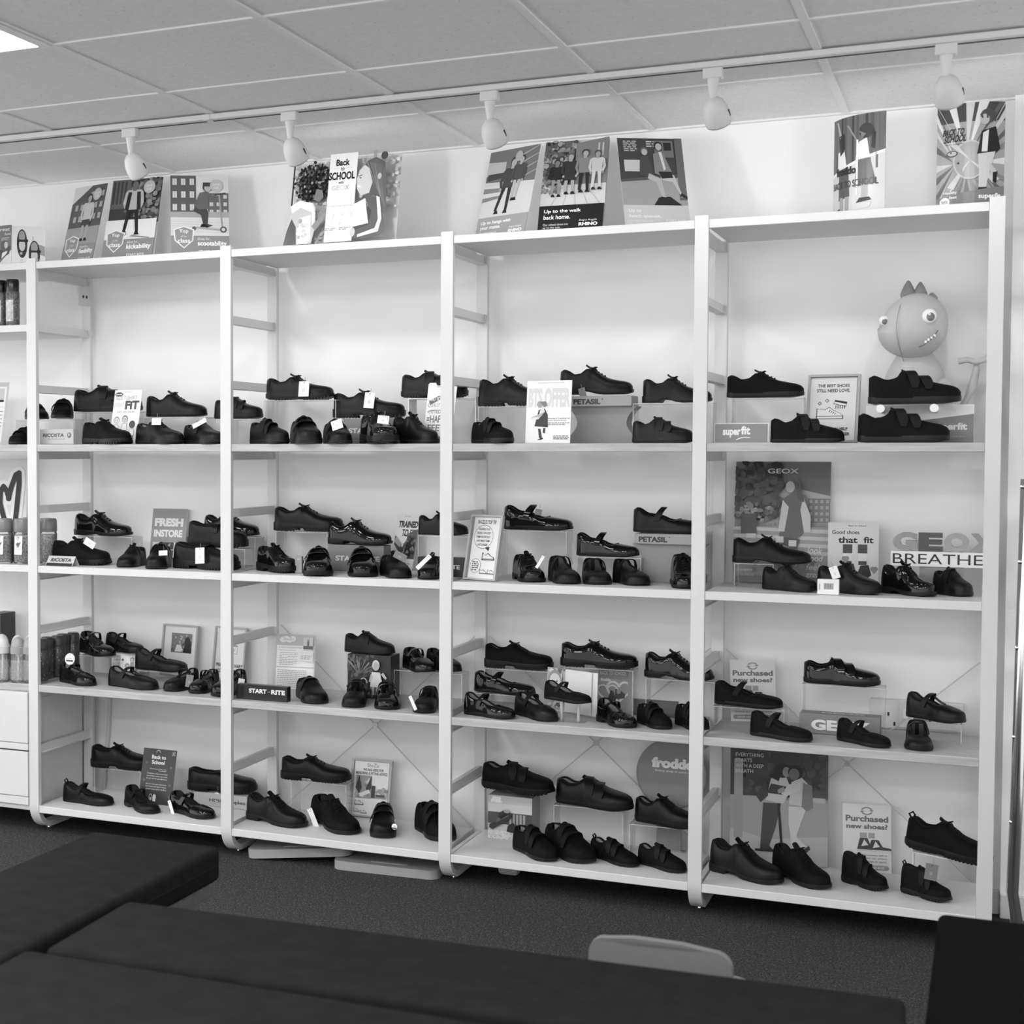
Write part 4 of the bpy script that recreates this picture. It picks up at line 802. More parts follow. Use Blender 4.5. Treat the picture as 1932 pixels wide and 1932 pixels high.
D['flyer_a'] = [('r', 0, 0, A('flyer_a'), 1, .16), ('t', 'great', .7, .84, 1.1, .93, .85, 0, .2), ('t', 'feet', .95, .76, 1.15, .82, .7), ('p', [(.5, 0), (A('flyer_a'), .02), (A('flyer_a'), .4), (.8, .1)], .7), ('p', [(.6, .1), (1.1, .3), (1.15, .5), (.9, .45), (.6, .3)], .06), ('p', [(.85, .2), (1.0, .3), (1.05, .38), (.88, .34)], .75), ('e', .95, .5, .12, .14, .1), ('e', 1.0, .52, .06, .08, .5)] + lines(.85, 1.1, .72, .64, 2, .5, rnd)
def strap_top(x, y, w, h):
    return [('e', x, y, w*.5, h*.5, .02), ('e', x, y+h*.24, w*.4, h*.24, .02), ('e', x, y+h*.25, w*.3, h*.2, .35), ('e', x, y-.06*h, w*.3, h*.2, .6), ('r', x-w*.45, y+.06*h, x+w*.55, y+.14*h, .02), ('e', x+w*.5, y+.1*h, w*.08, h*.05, .01), ('e', x-w*.1, y-.34*h, w*.15, h*.05, .4)]
D['flyer_shoes'] = [('r', 0, 0, A('flyer_shoes'), 1, .82), ('p', [(.5, .35), (.81, .25), (.81, .5), (.5, .6)], .35), ('r', .5, .6, .54, .75, .6)] + strap_top(.25, .56, .26, .72) + strap_top(.55, .3, .28, .68) + [('t', 'The', .2, .13, .26, .16, .3)] + lines(.2, .4, .12, .06, 1, .45, rnd)
def fitcard():
    a = A('fit'); I = [('r', 0, 0, a, 1, .83), ('t', 'back to school', .2, .955, .38, .975, .1), ('e', .1, .92, .09, .04, .03), ('t', 'SAME', .03, .905, .17, .935, .8, .03), ('t', 'SIZE T-SHIRT', .04, .82, .5, .89, .25), ('t', 'DIFFERENT', .03, .69, .23, .76, .55, 0), ('t', 'FiT', .26, .64, .56, .8, .07, .05), ('t', 'JUST LIKE SHOES', .1, .57, .48, .61, .12)]
    for x, y, hr, sk in ((.11, .44, .3, .7), (.29, .46, .15, .6), (.46, .36, .02, .1)):
        I += [('e', x, y, .062, .07, hr), ('e', x, y-.01, .05, .058, sk), ('e', x-.02, y, .006, .01, .01), ('e', x+.02, y, .006, .01, .01), ('r', x-.015, y-.035, x+.015, y-.03, .05), ('p', [(x-.07, y-.2), (x-.05, y-.08), (x+.05, y-.08), (x+.07, y-.2)], .3), ('p', [(x-.06, y-.2), (x-.042, y-.087), (x+.042, y-.087), (x+.06, y-.2)], .85), ('r', x-.05, y-.36, x+.05, y-.2, .2)]
    return I
D['fit'] = fitcard()
a = A('happy'); D['happy'] = [('r', 0, 0, a, 1, .83), ('t', 'back to school', .16, .925, .34, .945, .1), ('p', [(.04, .7), (.2, .78), (.46, .78), (.46, .71), (.22, .71), (.06, .63)], .12), ('t', 'DID YOU KNOW', .07, .7, .45, .765, .8, .02), ('t', 'QUALITY SHOES', .03, .59, .47, .66, .25), ('t', '+FITTED SHOES', .03, .49, .47, .55, .05, .01), ('t', '=HAPPY', .03, .34, .4, .46, .15, .02), ('t', 'FEET', .06, .2, .36, .31, .2, .02)] + mini_shoe(.08, .02, .18, .1, .1) + mini_shoe(.27, .02, .18, .1, .25)
a = A('offer'); D['offer'] = [('r', 0, 0, a, 1, .83), ('t', 'SHOES BACK TO SCHOOL OFFER', .17, .955, .6, .972, .3), ('t', 'BTS OFFER', .03, .57, .7, .88, .66, .05), ('p', [(.14, .27), (.2, .53), (.3, .55), (.35, .45), (.36, .25)], .035), ('p', [(.22, .52), (.28, .56), (.3, .5), (.2, .42), (.08, .41), (.07, .38), (.2, .38)], .72), ('e', .22, .62, .05, .055, .35), ('p', [(.2, .66), (.31, .67), (.34, .6), (.29, .57), (.24, .63)], .2), ('p', [(.2, .23), (.24, .23), (.27, .08), (.22, .08)], .03), ('p', [(.28, .24), (.32, .24), (.31, .15), (.28, .17)], .03), ('p', [(.19, .055), (.27, .09), (.29, .07), (.25, .05)], .01), ('t', 'Receive a 5 voucher for', .36, .385, .71, .405, .05, .01), ('t', 'every 100 this August', .36, .35, .65, .37, .05, .01)] + lines(.36, .7, .34, .29, 2, .3, rnd) + lines(.45, .7, .13, .06, 3, .15, rnd)
def sign_shoe(x, y, w):
    o = [(0, 0), (0, .42), (.12, .38), (.3, .36), (.48, .48), (.62, .36), (.9, .22), (1, .14), (1, 0)]
    P = [(x+u*w, y+v*w) for u, v in o]; Q = [(x+w*(.03+.94*u), y+w*(.02+.9*v)) for u, v in o]
    return [('p', P, .02), ('p', Q, .8), ('r', x, y+.1*w, x+w, y+.12*w, .02)] + [('p', [(x+w*(.5+.07*i), y+w*(.36-.04*i)), (x+w*(.53+.07*i), y+w*(.36-.04*i)), (x+w*(.49+.07*i), y+w*(.27-.03*i)), (x+w*(.46+.07*i), y+w*(.27-.03*i))], .02) for i in range(4)]
a = A('best'); D['best'] = [('r', 0, 0, a, 1, .23), ('r', .025, .0, a-.045, .96, .74), ('t', 'THE BEST SHOES', .13, .82, .57, .865, .04, .03), ('t', 'STILL NEED LOVE.', .12, .745, .58, .795, .04, .03), ('p', [(.17, .55), (.2, .58), (.17, .61), (.14, .58)], .02), ('p', [(.17, .562), (.188, .58), (.17, .598), (.152, .58)], .74), ('p', [(.27, .59), (.3, .62), (.27, .65), (.24, .62)], .02), ('p', [(.27, .602), (.288, .62), (.27, .638), (.252, .62)], .74), ('p', [(.36, .57), (.53, .53), (.55, .6), (.38, .63)], .02), ('p', [(.37, .575), (.525, .54), (.535, .57), (.375, .605)], .74)] + [('r', .39+.03*i, .5, .4+.03*i, .55, .02) for i in range(5)] + sign_shoe(.13, .35, .37) + [('t', 'WE CAN HELP', .23, .18, .57, .225, .04, .03), ('t', 'THEM LAST LONGER', .12, .105, .6, .15, .04, .03)]
a = A('fresh'); D['fresh'] = [('r', 0, 0, a, 1, .3), ('t', 'FRESH', .06, .66, a-.08, .82, .78, .06), ('t', 'INSTORE', .06, .46, a-.08, .6, .78, .05), ('r', .05, .05, a-.1, .36, .62), ('r', .22, .05, .52, .36, .05)] + blotch(.26, .08, .5, .34, 14, .02, .1, .5, rnd)
a = A('trained'); D['trained'] = [('r', 0, 0, a, 1, .83), ('t', 'back to school', .16, .955, .3, .975, .1), ('t', 'TRAINED', .04, .76, .49, .88, .06, .06, .1), ('t', 'TO FIT', .14, .6, .46, .73, .05, .03, .1), ('p', [(0, .62), (.12, .5), (.2, .4), (.3, .6), (.42, .72), (a, .74), (a, .2), (.3, .2), (.1, .35), (0, .45)], .12), ('p', [(.26, .42), (.35, .62), (.47, .6), (.49, .3), (.38, .22), (.29, .28)], .03)] + blotch(.2, .25, .48, .65, 26, .03, .02, .3, rnd) + [('p', [(0, .5), (.15, .4), (.2, .45), (.05, .6)], .45), ('r', 0, 0, a, .16, .75)] + lines(.05, .45, .13, .04, 3, .2, rnd)
def cartoon(x, y, s):      # a plain line-drawn shoe (no face)
    return mini_shoe(x, y, s, s*.55, .03) + mini_shoe(x+s*.06, y+s*.05, s*.86, s*.42, .75, .3)
a = A('toptip'); D['toptip'] = [('r', 0, 0, a, 1, .33), ('r', .055, .03, a-.055, .975, .78), ('t', "SHUZU'S TOP TIP", .12, .87, a-.12, .93, .015, .03), ('e', .25, .67, .17, .185, .03), ('e', .25, .67, .164, .178, .8), ('p', [(.3, .5), (.38, .52), (.37, .45)], .03)] + [('t', s, .25-w, y, .25+w, y+.035, .03, .02) for s, w, y in (('POLISHING YOUR', .1, .77), ('SHOES CAN KEEP', .12, .71), ('THEM WATERTIGHT', .125, .65), ('AND MAKE THEM', .115, .59), ('LAST LONGER', .09, .53))] + [('e', .17, .22, .095, .11, .03), ('e', .17, .22, .09, .104, .8)] + lines(.11, .23, .3, .15, 5, .05, rnd) + cartoon(.27, .31, .22) + cartoon(.26, .1, .13) + cartoon(.4, .1, .13)
def bigphoto():
    a = A('bigphoto'); I = [('r', 0, 0, a, 1, .3), ('p', [(0, .6), (0, 1), (a, 1), (a, .58)], .16), ('p', [(.2, .48), (a, .55), (a, .72), (.4, .8), (.2, .6)], .42)]
    I += house(a-.17, .5, a, .7, .2, .4, 4, 4) + house(.3, .46, .46, .6, .4, .25, 4, 3) + [('r', .05, .45, .09, .8, .02)] + blotch(0, .55, .36, 1, 190, .032, .012, .08, rnd) + blotch(.0, .5, .32, .66, 60, .02, .03, .3, rnd)
    I += [('r', 0, 0, a, .46, .3)] + [('p', [(.0, .43-.06*i), (a, .41-.06*i), (a, .44-.06*i), (0, .455-.06*i)], .5) for i in range(4)] + blotch(0, .02, a, .2, 60, .02, .15, .4, rnd) + [('r', .06, .4, .18, .56, .06), ('r', .1, .36, .18, .4, .55)]
    I += [('p', [(.36, .38), (.4, .7), (.46, .74), (.56, .72), (.6, .48), (.5, .36)], .1), ('p', [(.38, .68), (.36, .5), (.35, .42), (.4, .42), (.43, .62)], .55), ('p', [(.54, .7), (.6, .55), (.6, .42), (.55, .42), (.52, .6)], .55), ('e', .46, .8, .055, .065, .1), ('p', [(.45, .86), (.52, .8), (.55, .66), (.5, .68), (.47, .8)], .07), ('e', .437, .785, .035, .047, .38), ('p', [(.36, .38), (.52, .36), (.5, .28), (.36, .32)], .06), ('r', .34, .18, .39, .36, .08), ('r', .44, .15, .49, .33, .08), ('r', .335, .33, .395, .38, .6), ('r', .435, .3, .495, .35, .6)]
    I += [('t', 'GEOX', .26, .895, .5, .935, .55, .02), ('t', 'look', .58, .24, .69, .3, .75, 0, .2), ('t', 'good', .57, .17, .69, .23, .75, 0, .2), ('t', 'feel', .57, .11, .67, .16, .7, 0, .2), ('t', 'great', .57, .04, .69, .09, .7, 0, .2), ('t', 'Respira', .04, .085, .16, .115, .65, .01), ('r', .02, 0, a-.02, .05, .12)]
    return I
D['bigphoto'] = bigphoto()
a = A('goodshoes'); D['goodshoes'] = [('r', 0, 0, a, 1, .72), ('t', 'Back to School', .3, .94, .56, .965, .05, .01), ('t', 'Good shoes', .06, .82, .46, .88, .02, .015), ('t', 'that  fit', .15, .68, .67, .78, .015, .03)] + [I for x in (.28, .5) for I in (('r', x-.06, .52, x+.08, .66, .07), ('r', x-.055, .38, x+.075, .52, .8), ('r', x-.05, .34, x+.07, .4, .07))] + [('p', [(.2, .2), (.24, .34), (.38, .36), (.42, .2), (.3, .13)], .04), ('p', [(.42, .16), (.48, .33), (.6, .34), (.64, .18), (.54, .1)], .04), ('e', .24, .44, .035, .035, .3), ('e', .28, .44, .035, .035, .3), ('p', [(.205, .43), (.315, .43), (.26, .36)], .3), ('e', .66, .28, .035, .035, .3), ('e', .7, .28, .035, .035, .3), ('p', [(.625, .27), (.735, .27), (.68, .2)], .3)]
a = A('frame_photo'); D['frame_photo'] = [('r', 0, 0, a, 1, .78), ('r', .2, .46, a-.14, .84, .2)] + blotch(.22, .5, a-.16, .82, 40, .025, .08, .6, rnd) + [('e', .6, .68, .07, .09, .015), ('p', [(.5, .47), (.55, .66), (.68, .66), (.69, .47)], .012), ('p', [(.3, .48), (.35, .62), (.45, .6), (.5, .52), (.45, .48)], .7), ('t', 'WE MEASURE', .22, .2, a-.2, .26, .03, .03), ('t', 'BEFORE CHOOSING', .15, .1, a-.15, .16, .03, .03)]
a = A('frame_prices'); D['frame_prices'] = [('r', 0, 0, a, 1, .78), ('p', [(.4, .5), (.55, .5), (.56, .66), (.4, .66)], .3), ('p', [(.41, .51), (.54, .51), (.55, .64), (.41, .64)], .8), ('e', .48, .66, .07, .015, .3), ('t', 'V', .45, .55, .5, .6, .2), ('t', 'PRICES MAY VARY', .06, .24, a-.06, .31, .02, .035), ('t', 'ACCORDING TO SIZE', .06, .13, a-.06, .2, .02, .035)]
a = A('photocard'); D['photocard'] = [('r', 0, 0, a, 1, .8), ('t', 'pediatric', .08, .7, .4, .77, .2, .02), ('e', .46, .74, .05, .05, .1)] + lines(.08, .5, .65, .5, 3, .5, rnd) + [('e', .66, .5, .1, .11, .2), ('e', .67, .48, .075, .085, .5), ('p', [(.54, .2), (.58, .4), (.76, .4), (.8, .2)], .65), ('e', .86, .75, .09, .1, .15), ('e', .86, .73, .07, .08, .5), ('p', [(.76, .4), (.8, .66), (.94, .66), (.98, .3)], .3)]
a = A('infosheet'); D['infosheet'] = [('r', 0, 0, a, 1, .48)] + [('e', .13+.06*i, .9+.02*(i % 2), .06, .05, .8) for i in range(4)] + [('t', 'ShuZu', .14, .89, .33, .94, .35), ('r', .02, .42, a-.02, .8, .76), ('r', .02, .02, a-.02, .4, .76), ('t', 'Our My First School Shoes Pack includes', .05, .745, .5, .775, .2), ('t', 'What is in the goodie bag?', .05, .7, .38, .725, .25)] + lines(.08, .42, .69, .45, 8, .35, rnd, .35) + [('r', .52, .72, .7, .95, .6), ('r', .52, .74, .7, .8, .12), ('r', .59, .78, .63, .9, .15), ('e', .61, .9, .02, .025, .3), ('p', [(.44, .54), (.71, .5), (.71, .68), (.44, .7)], .7)] + lines(.48, .68, .64, .56, 3, .4, rnd) + lines(.05, .6, .38, .05, 10, .35, rnd, .35)
a = A('kidcard'); D['kidcard'] = [('r', 0, 0, a, 1, .78), ('r', 0, .02, .55, 1, .45)] + blotch(0, .05, .55, 1, 60, .06, .1, .7, rnd) + [('e', .25, .72, .2, .24, .3), ('e', .25, .68, .16, .2, .65), ('e', .18, .7, .02, .02, .03), ('e', .31, .7, .02, .02, .03), ('r', .55, .02, 1.3, 1, .74)]
def heart_loop(cx, cy, s, ink):
    P = []
    for i in range(41):
        u = 2*math.pi*i/40; P.append((cx+s*.06*16*math.sin(u)**3/1.0, cy+s*.06*(13*math.cos(u)-5*math.cos(2*u)-2*math.cos(3*u)-math.cos(4*u))))
    I = []
    for i in range(40):
        (x0, y0), (x1, y1) = P[i], P[i+1]; dx, dy = x1-x0, y1-y0; l = math.hypot(dx, dy)+1e-6; nx, ny = -dy/l*s*.09, dx/l*s*.09
        I.append(('p', [(x0-nx, y0-ny), (x1-nx, y1-ny), (x1+nx, y1+ny), (x0+nx, y0+ny)], ink))
    return I
a = A('hearts'); D['hearts'] = [('r', 0, 0, a, 1, .3), ('t', 'BACK TO SCHOOL', .03, .88, a-.04, .97, .72, .03), ('t', 'froddo', .05, .72, .3, .8, .7, .04)] + heart_loop(.22, .45, .25, .7) + heart_loop(.5, .5, .3, .7) + [('p', [(.22, .2), (.3, .5), (.36, .5), (.44, .3), (.42, .18)], .02), ('p', [(.4, .3), (.42, .55), (.56, .5), (.66, .42), (.64, .32)], .04), ('e', .5, .48, .05, .06, .3)]
def purchased(k):
    a = A(k); I = [('r', 0, 0, a, 1, .7)]
    for s in (0, 180):
        P = ell(a/2, .9, .085, .06, 10, 20+s, 160+s) + list(reversed(ell(a/2, .9, .06, .042, 10, 20+s, 160+s))); I.append(('p', P, .25))
        u = math.radians(20+s); x, y = a/2+.0725*math.cos(u), .9+.051*math.sin(u); I.append(('p', [(x-.035, y), (x+.03, y), (x, y-.03 if s == 0 else y+.03)], .25))
    I += [('t', 'RECYCLE', a/2-.05, .893, a/2+.05, .908, .4), ('t', 'Purchased', .04, .74, a-.04, .83, .16, .04), ('t', 'new shoes?', .05, .635, a-.05, .71, .16, .04)]
    I += [('r', .24, .5, .34, .58, .35), ('r', .36, .5, .45, .58, .35), ('p', [(.2, .33), (.24, .5), (.35, .5), (.38, .42), (.5, .38), (.5, .33)], .05), ('p', [(.26, .38), (.3, .48), (.36, .4)], .7), ('p', [(.36, .32), (.4, .48), (.5, .48), (.56, .38), (.68, .36), (.68, .32)], .05), ('p', [(.42, .36), (.46, .46), (.52, .38)], .7), ('p', [(.2, .31), (.68, .29), (.68, .33), (.2, .335)], .6)]
    I += [('t', 'any pair of footwear left in', .06, .235, a-.06, .265, .2, .01), ('t', 'your old shoes can please', .06, .19, a-.06, .22, .2, .01), ('t', 'donate for those in need.', .06, .145, a-.06, .175, .2, .01), ('e', .07, .07, .035, .035, .3), ('e', a-.07, .07, .035, .035, .3), ('r', .07, .035, a-.07, .105, .3), ('t', 'DROP OFF IN THIS BOX', .1, .055, a-.1, .085, .75, .02)]
    return I
D['purchased_a'] = purchased('purchased_a'); D['purchased_b'] = purchased('purchased_b')
a = A('darkcard'); D['darkcard'] = [('r', 0, 0, a, 1, .045), ('t', 'Back to', .19, .815, .49, .885, .8, .03), ('t', 'School', .2, .72, .47, .79, .8, .03), ('t', 'Parents growing feet', .17, .62, .52, .645, .6), ('r', .35, .6, .52, .606, .7)] + [('t', s, .12, y, .56, y+.03, .6, .01) for s, y in (('Children s feet grow fast', .53), ('and ill fitting shoes can cause', .485), ('long term problems', .44), ('Start the school year with properly', .34), ('fitted shoes that support healthy', .295), ('growth', .25))] + [('e', .25, .12, .035, .06, .7), ('e', .25, .12, .028, .05, .045), ('e', .33, .12, .035, .06, .7), ('r', .24, .05, .26, .12, .7), ('r', .3, .05, .36, .1, .7)] + [I for x, y in ((.62, .68), (.1, .74), (.08, .42), (.63, .36)) for I in [('p', [(x+.025*math.cos(u)-.004*math.sin(u), y+.025*math.sin(u)+.004*math.cos(u)), (x+.004*math.sin(u), y-.004*math.cos(u)), (x+.025*math.cos(u), y+.025*math.sin(u))], .5) for u in (0, 1.05, 2.1, 3.14, 4.2, 5.2)]] + [('p', ell(.33, .93, .05, .05, 10, 0, 180) + list(reversed(ell(.33, .93, .035, .035, 10, 0, 180))), .5), ('t', 'g', .62, .9, .69, .97, .5)]
a = A('advice'); D['advice'] = [('r', 0, 0, a, 1, .26), ('r', .04, .02, a-.05, .965, .78), ('t', 'ShuZu', .27, .87, .48, .935, .1), ('t', 'WE ARE HERE FOR', .2, .8, .58, .845, .02, .03), ('t', 'MEASURING & FITTING ADVICE', .07, .735, .65, .785, .02, .03), ('r', .08, .32, .37, .72, .3)] + blotch(.1, .34, .36, .7, 22, .03, .2, .7, rnd) + [('p', [(.08, .5), (.14, .72), (.2, .5), (.15, .4)], .02), ('p', [(.27, .5), (.37, .72), (.37, .5), (.3, .42)], .02), ('p', [(.15, .4), (.33, .48), (.36, .42), (.17, .34)], .75), ('r', .37, .33, .66, .5, .3)] + blotch(.4, .36, .65, .5, 14, .03, .2, .7, rnd) + [('r', .38, .34, .45, .55, .02), ('r', .47, .36, .63, .4, .05)] + cartoon(.09, .2, .16) + cartoon(.08, .08, .11) + cartoon(.21, .06, .11)
def bigphoto_b():
    a = A('bigphoto_b'); I = [('r', 0, 0, a, 1, .28), ('r', 0, .55, a, 1, .05)] + blotch(.1, .6, a, .95, 60, .04, .03, .09, rnd) + [('r', a-.3, .55, a, .62, .09), ('r', a-.12, .5, a-.02, .56, .45), ('r', .06, .7, .12, .9, .015), ('p', [(.0, .0), (a, .0), (a, .52), (0, .55)], .33), ('p', [(0, .0), (a, .0), (a, .25), (.3, .2), (0, .28)], .42), ('r', .03, .2, .1, .85, .3)]
    I += [('t', 'GEOX', .05, .935, .4, .985, .6, .02), ('t', 'EVERYTHING', .04, .87, .26, .9, .6, .005), ('t', 'STARTS', .04, .825, .17, .855, .6, .005), ('t', 'WITH A DEEP', .04, .78, .26, .81, .6, .005), ('t', 'BREATH', .04, .735, .18, .765, .6, .005)]
    I += [('p', [(.26, .5), (.4, .5), (.36, .3), (.31, .14), (.24, .14), (.25, .3)], .07), ('p', [(.28, .52), (.32, .7), (.43, .74), (.48, .62), (.42, .5)], .5), ('p', [(.29, .58), (.32, .66), (.44, .64), (.43, .57)], .05), ('p', [(.2, .56), (.28, .68), (.3, .56), (.24, .5)], .05), ('e', .41, .77, .055, .06, .02), ('e', .44, .76, .03, .042, .25), ('p', [(.3, .72), (.42, .8), (.38, .68)], .015)]
    I += [('p', [(.46, .48), (.6, .48), (.56, .36), (.52, .24), (.6, .16), (.57, .13), (.48, .22), (.46, .34)], .55), ('p', [(.48, .14), (.53, .14), (.52, .34), (.47, .34)], .55), ('p', [(.46, .5), (.48, .68), (.56, .72), (.62, .66), (.6, .48)], .5), ('p', [(.44, .56), (.4, .58), (.46, .66), (.55, .68), (.55, .62)], .55), ('e', .51, .76, .058, .06, .015), ('e', .5, .745, .042, .048, .14), ('p', [(.56, .48), (.57, .68), (.64, .66), (.65, .48), (.6, .45)], .2), ('p', [(.37, .5), (.39, .5), (.42, .12), (.4, .12)], .03), ('p', [(.2, .1), (.44, .1), (.44, .125), (.2, .12)], .03), ('p', [(.24, .12), (.34, .12), (.3, .16), (.24, .16)], .05), ('p', [(.56, .12), (.62, .17), (.63, .14), (.59, .1)], .05), ('e', .41, .11, .03, .025, .02), ('p', [(.43, .6), (.38, .58), (.37, .61), (.42, .64)], .3)]
    return I
D['bigphoto_b'] = bigphoto_b()
def stroke(P, w, ink):
    I = []
    for (x0, y0), (x1, y1) in zip(P, P[1:]):
        dx, dy = x1-x0, y1-y0; l = math.hypot(dx, dy)+1e-6; nx, ny = -dy/l*w, dx/l*w
        I += [('p', [(x0-nx, y0-ny), (x1-nx, y1-ny), (x1+nx, y1+ny), (x0+nx, y0+ny)], ink), ('e', x0, y0, w, w, ink)]
    return I + [('e', P[-1][0], P[-1][1], w, w, ink)]
a = A('heart'); H1 = [(.39, .6), (.36, .68), (.32, .72), (.285, .67), (.28, .55), (.33, .4), (.43, .23)]; H2 = [(.385, .6), (.42, .72), (.47, .84), (.51, .86), (.515, .75), (.49, .5), (.465, .27)]
D['heart'] = [('r', 0, 0, a, 1, .72)] + stroke(H1, .07, .84) + stroke(H2, .07, .84) + stroke(H1, .031, .012) + stroke(H2, .031, .012)
a = A('calendar'); D['calendar'] = [('r', 0, 0, a, 1, .5), ('r', .02, .03, a-.03, .93, .78), ('r', .2, .68, a-.06, .9, .55), ('r', .2, .68, a-.06, .72, .02), ('r', .36, .7, .4, .8, .03), ('e', .38, .82, .015, .02, .1), ('r', .1, .6, a-.05, .605, .3)] + lines(.1, .5, .58, .1, 8, .3, rnd, .3)
a = A('banner_girls'); D['banner_girls'] = [('r', 0, 0, a, 1, .14)] + [('r', .05*i, .45, .05*i+.025, 1, .05+.05*(i % 3)) for i in range(12)] + [('p', [(0, .42), (a, .6), (a, 0), (0, 0)], .6), ('p', [(0, .42), (a, .6), (a, .63), (0, .45)], .75), ('p', [(0, .05), (.2, .12), (.1, 0), (0, 0)], .06), ('p', [(.1, .66), (.2, .68), (.24, .5), (.1, .48)], .75), ('p', [(.13, .8), (.17, .8), (.1, .97), (.07, .97)], .4), ('p', [(.11, .82), (.2, .84), (.2, .66), (.14, .62)], .03), ('p', [(.12, .48), (.26, .5), (.28, .2), (.12, .17)], .1), ('r', .14, .04, .19, .2, .35), ('r', .22, .04, .27, .2, .35), ('p', [(.37, .72), (.47, .76), (.5, .56), (.35, .54)], .75), ('p', [(.36, .74), (.4, .7), (.27, .9), (.23, .92)], .3), ('e', .46, .83, .075, .075, .04), ('p', [(.38, .84), (.42, .76), (.46, .8)], .2), ('p', [(.52, .84), (.55, .8), (.54, .64), (.51, .66)], .03), ('p', [(.37, .55), (.5, .56), (.56, .3), (.34, .28)], .13), ('r', .42, .12, .48, .3, .4), ('p', [(.36, .12), (.52, .14), (.5, .17), (.4, .17)], .02), ('p', [(.32, .05), (.5, .07), (.52, .13), (.32, .11)], .6), ('r', .36, .2, .38, .75, .9), ('t', 'froddo', .08, .42, .36, .5, .02, .05), ('t', 'BACK TO SCHOOL', .02, .29, a-.05, .36, .06, .02)]
def burst(a):
    I = []
    for k in range(40):
        u = 2*math.pi*k/40+rnd.uniform(-.03, .03); d = rnd.uniform(.02, .05); R = 1.0; c = (a*.45, .42); clip = lambda x, y: (min(max(x, 0), a), min(max(y, 0), 1))
        I.append(('p', [(c[0]+.12*math.cos(u), c[1]+.12*math.sin(u)), clip(c[0]+R*math.cos(u-d), c[1]+R*math.sin(u-d)), clip(c[0]+R*math.cos(u+d), c[1]+R*math.sin(u+d))], rnd.choice([.1, .2, .5, .6])))
    return I
a = A('banner_boy'); D['banner_boy'] = [('r', 0, 0, a, 1, .3), ('r', 0, .82, a, 1, .05)] + burst(a) + [('e', a*.5, .45, .15, .19, .42), ('e', a*.5, .45, .135, .175, .3), ('p', [(a*.5, .45), (.1, .2), (.16, .17)], .5), ('p', [(a*.5, .45), (.5, .22), (.56, .26)], .5), ('p', [(a*.5, .45), (.1, .62), (.14, .66)], .5)] + [('p', [(.36, .5), (.4, .72), (.52, .76), (.56, .55), (.5, .48)], .012), ('p', [(.4, .52), (.41, .7), (.46, .73), (.45, .52)], .6), ('p', [(.37, .5), (.52, .52), (.47, .32), (.44, .16), (.38, .16), (.38, .34)], .5), ('p', [(.47, .42), (.53, .34), (.52, .28), (.48, .3)], .45), ('p', [(.36, .13), (.46, .13), (.45, .18), (.38, .18)], .01), ('p', [(.5, .32), (.54, .33), (.53, .22), (.5, .23)], .01), ('e', .45, .86, .065, .07, .06), ('e', .425, .83, .04, .05, .4), ('p', [(.38, .88), (.52, .9), (.52, .8), (.48, .84), (.4, .84)], .06), ('t', 'BACK TO', .05, .7, .24, .76, .015, .03, .2), ('t', 'SCHOOL', .06, .63, .26, .7, .015, .03, .2), ('t', 'with superfit', .08, .6, .24, .62, .05), ('e', .14, .52, .05, .03, .04), ('e', .14, .52, .04, .022, .4), ('p', [(.18, .42), (.21, .41), (.2, .44)], .05), ('p', [(0, 0), (a, 0), (a, .19), (0, .1)], .17), ('t', 'superfit', .38, .06, .57, .12, .8, .03), ('e', .08, .06, .045, .045, .75), ('t', '98%', .05, .045, .11, .075, .2, .02), ('r', .07, .12, .2, .16, .2), ('t', 'Healthy', .07, .125, .19, .16, .75, .01), ('t', 'feet', .12, .085, .19, .115, .75, .01)]
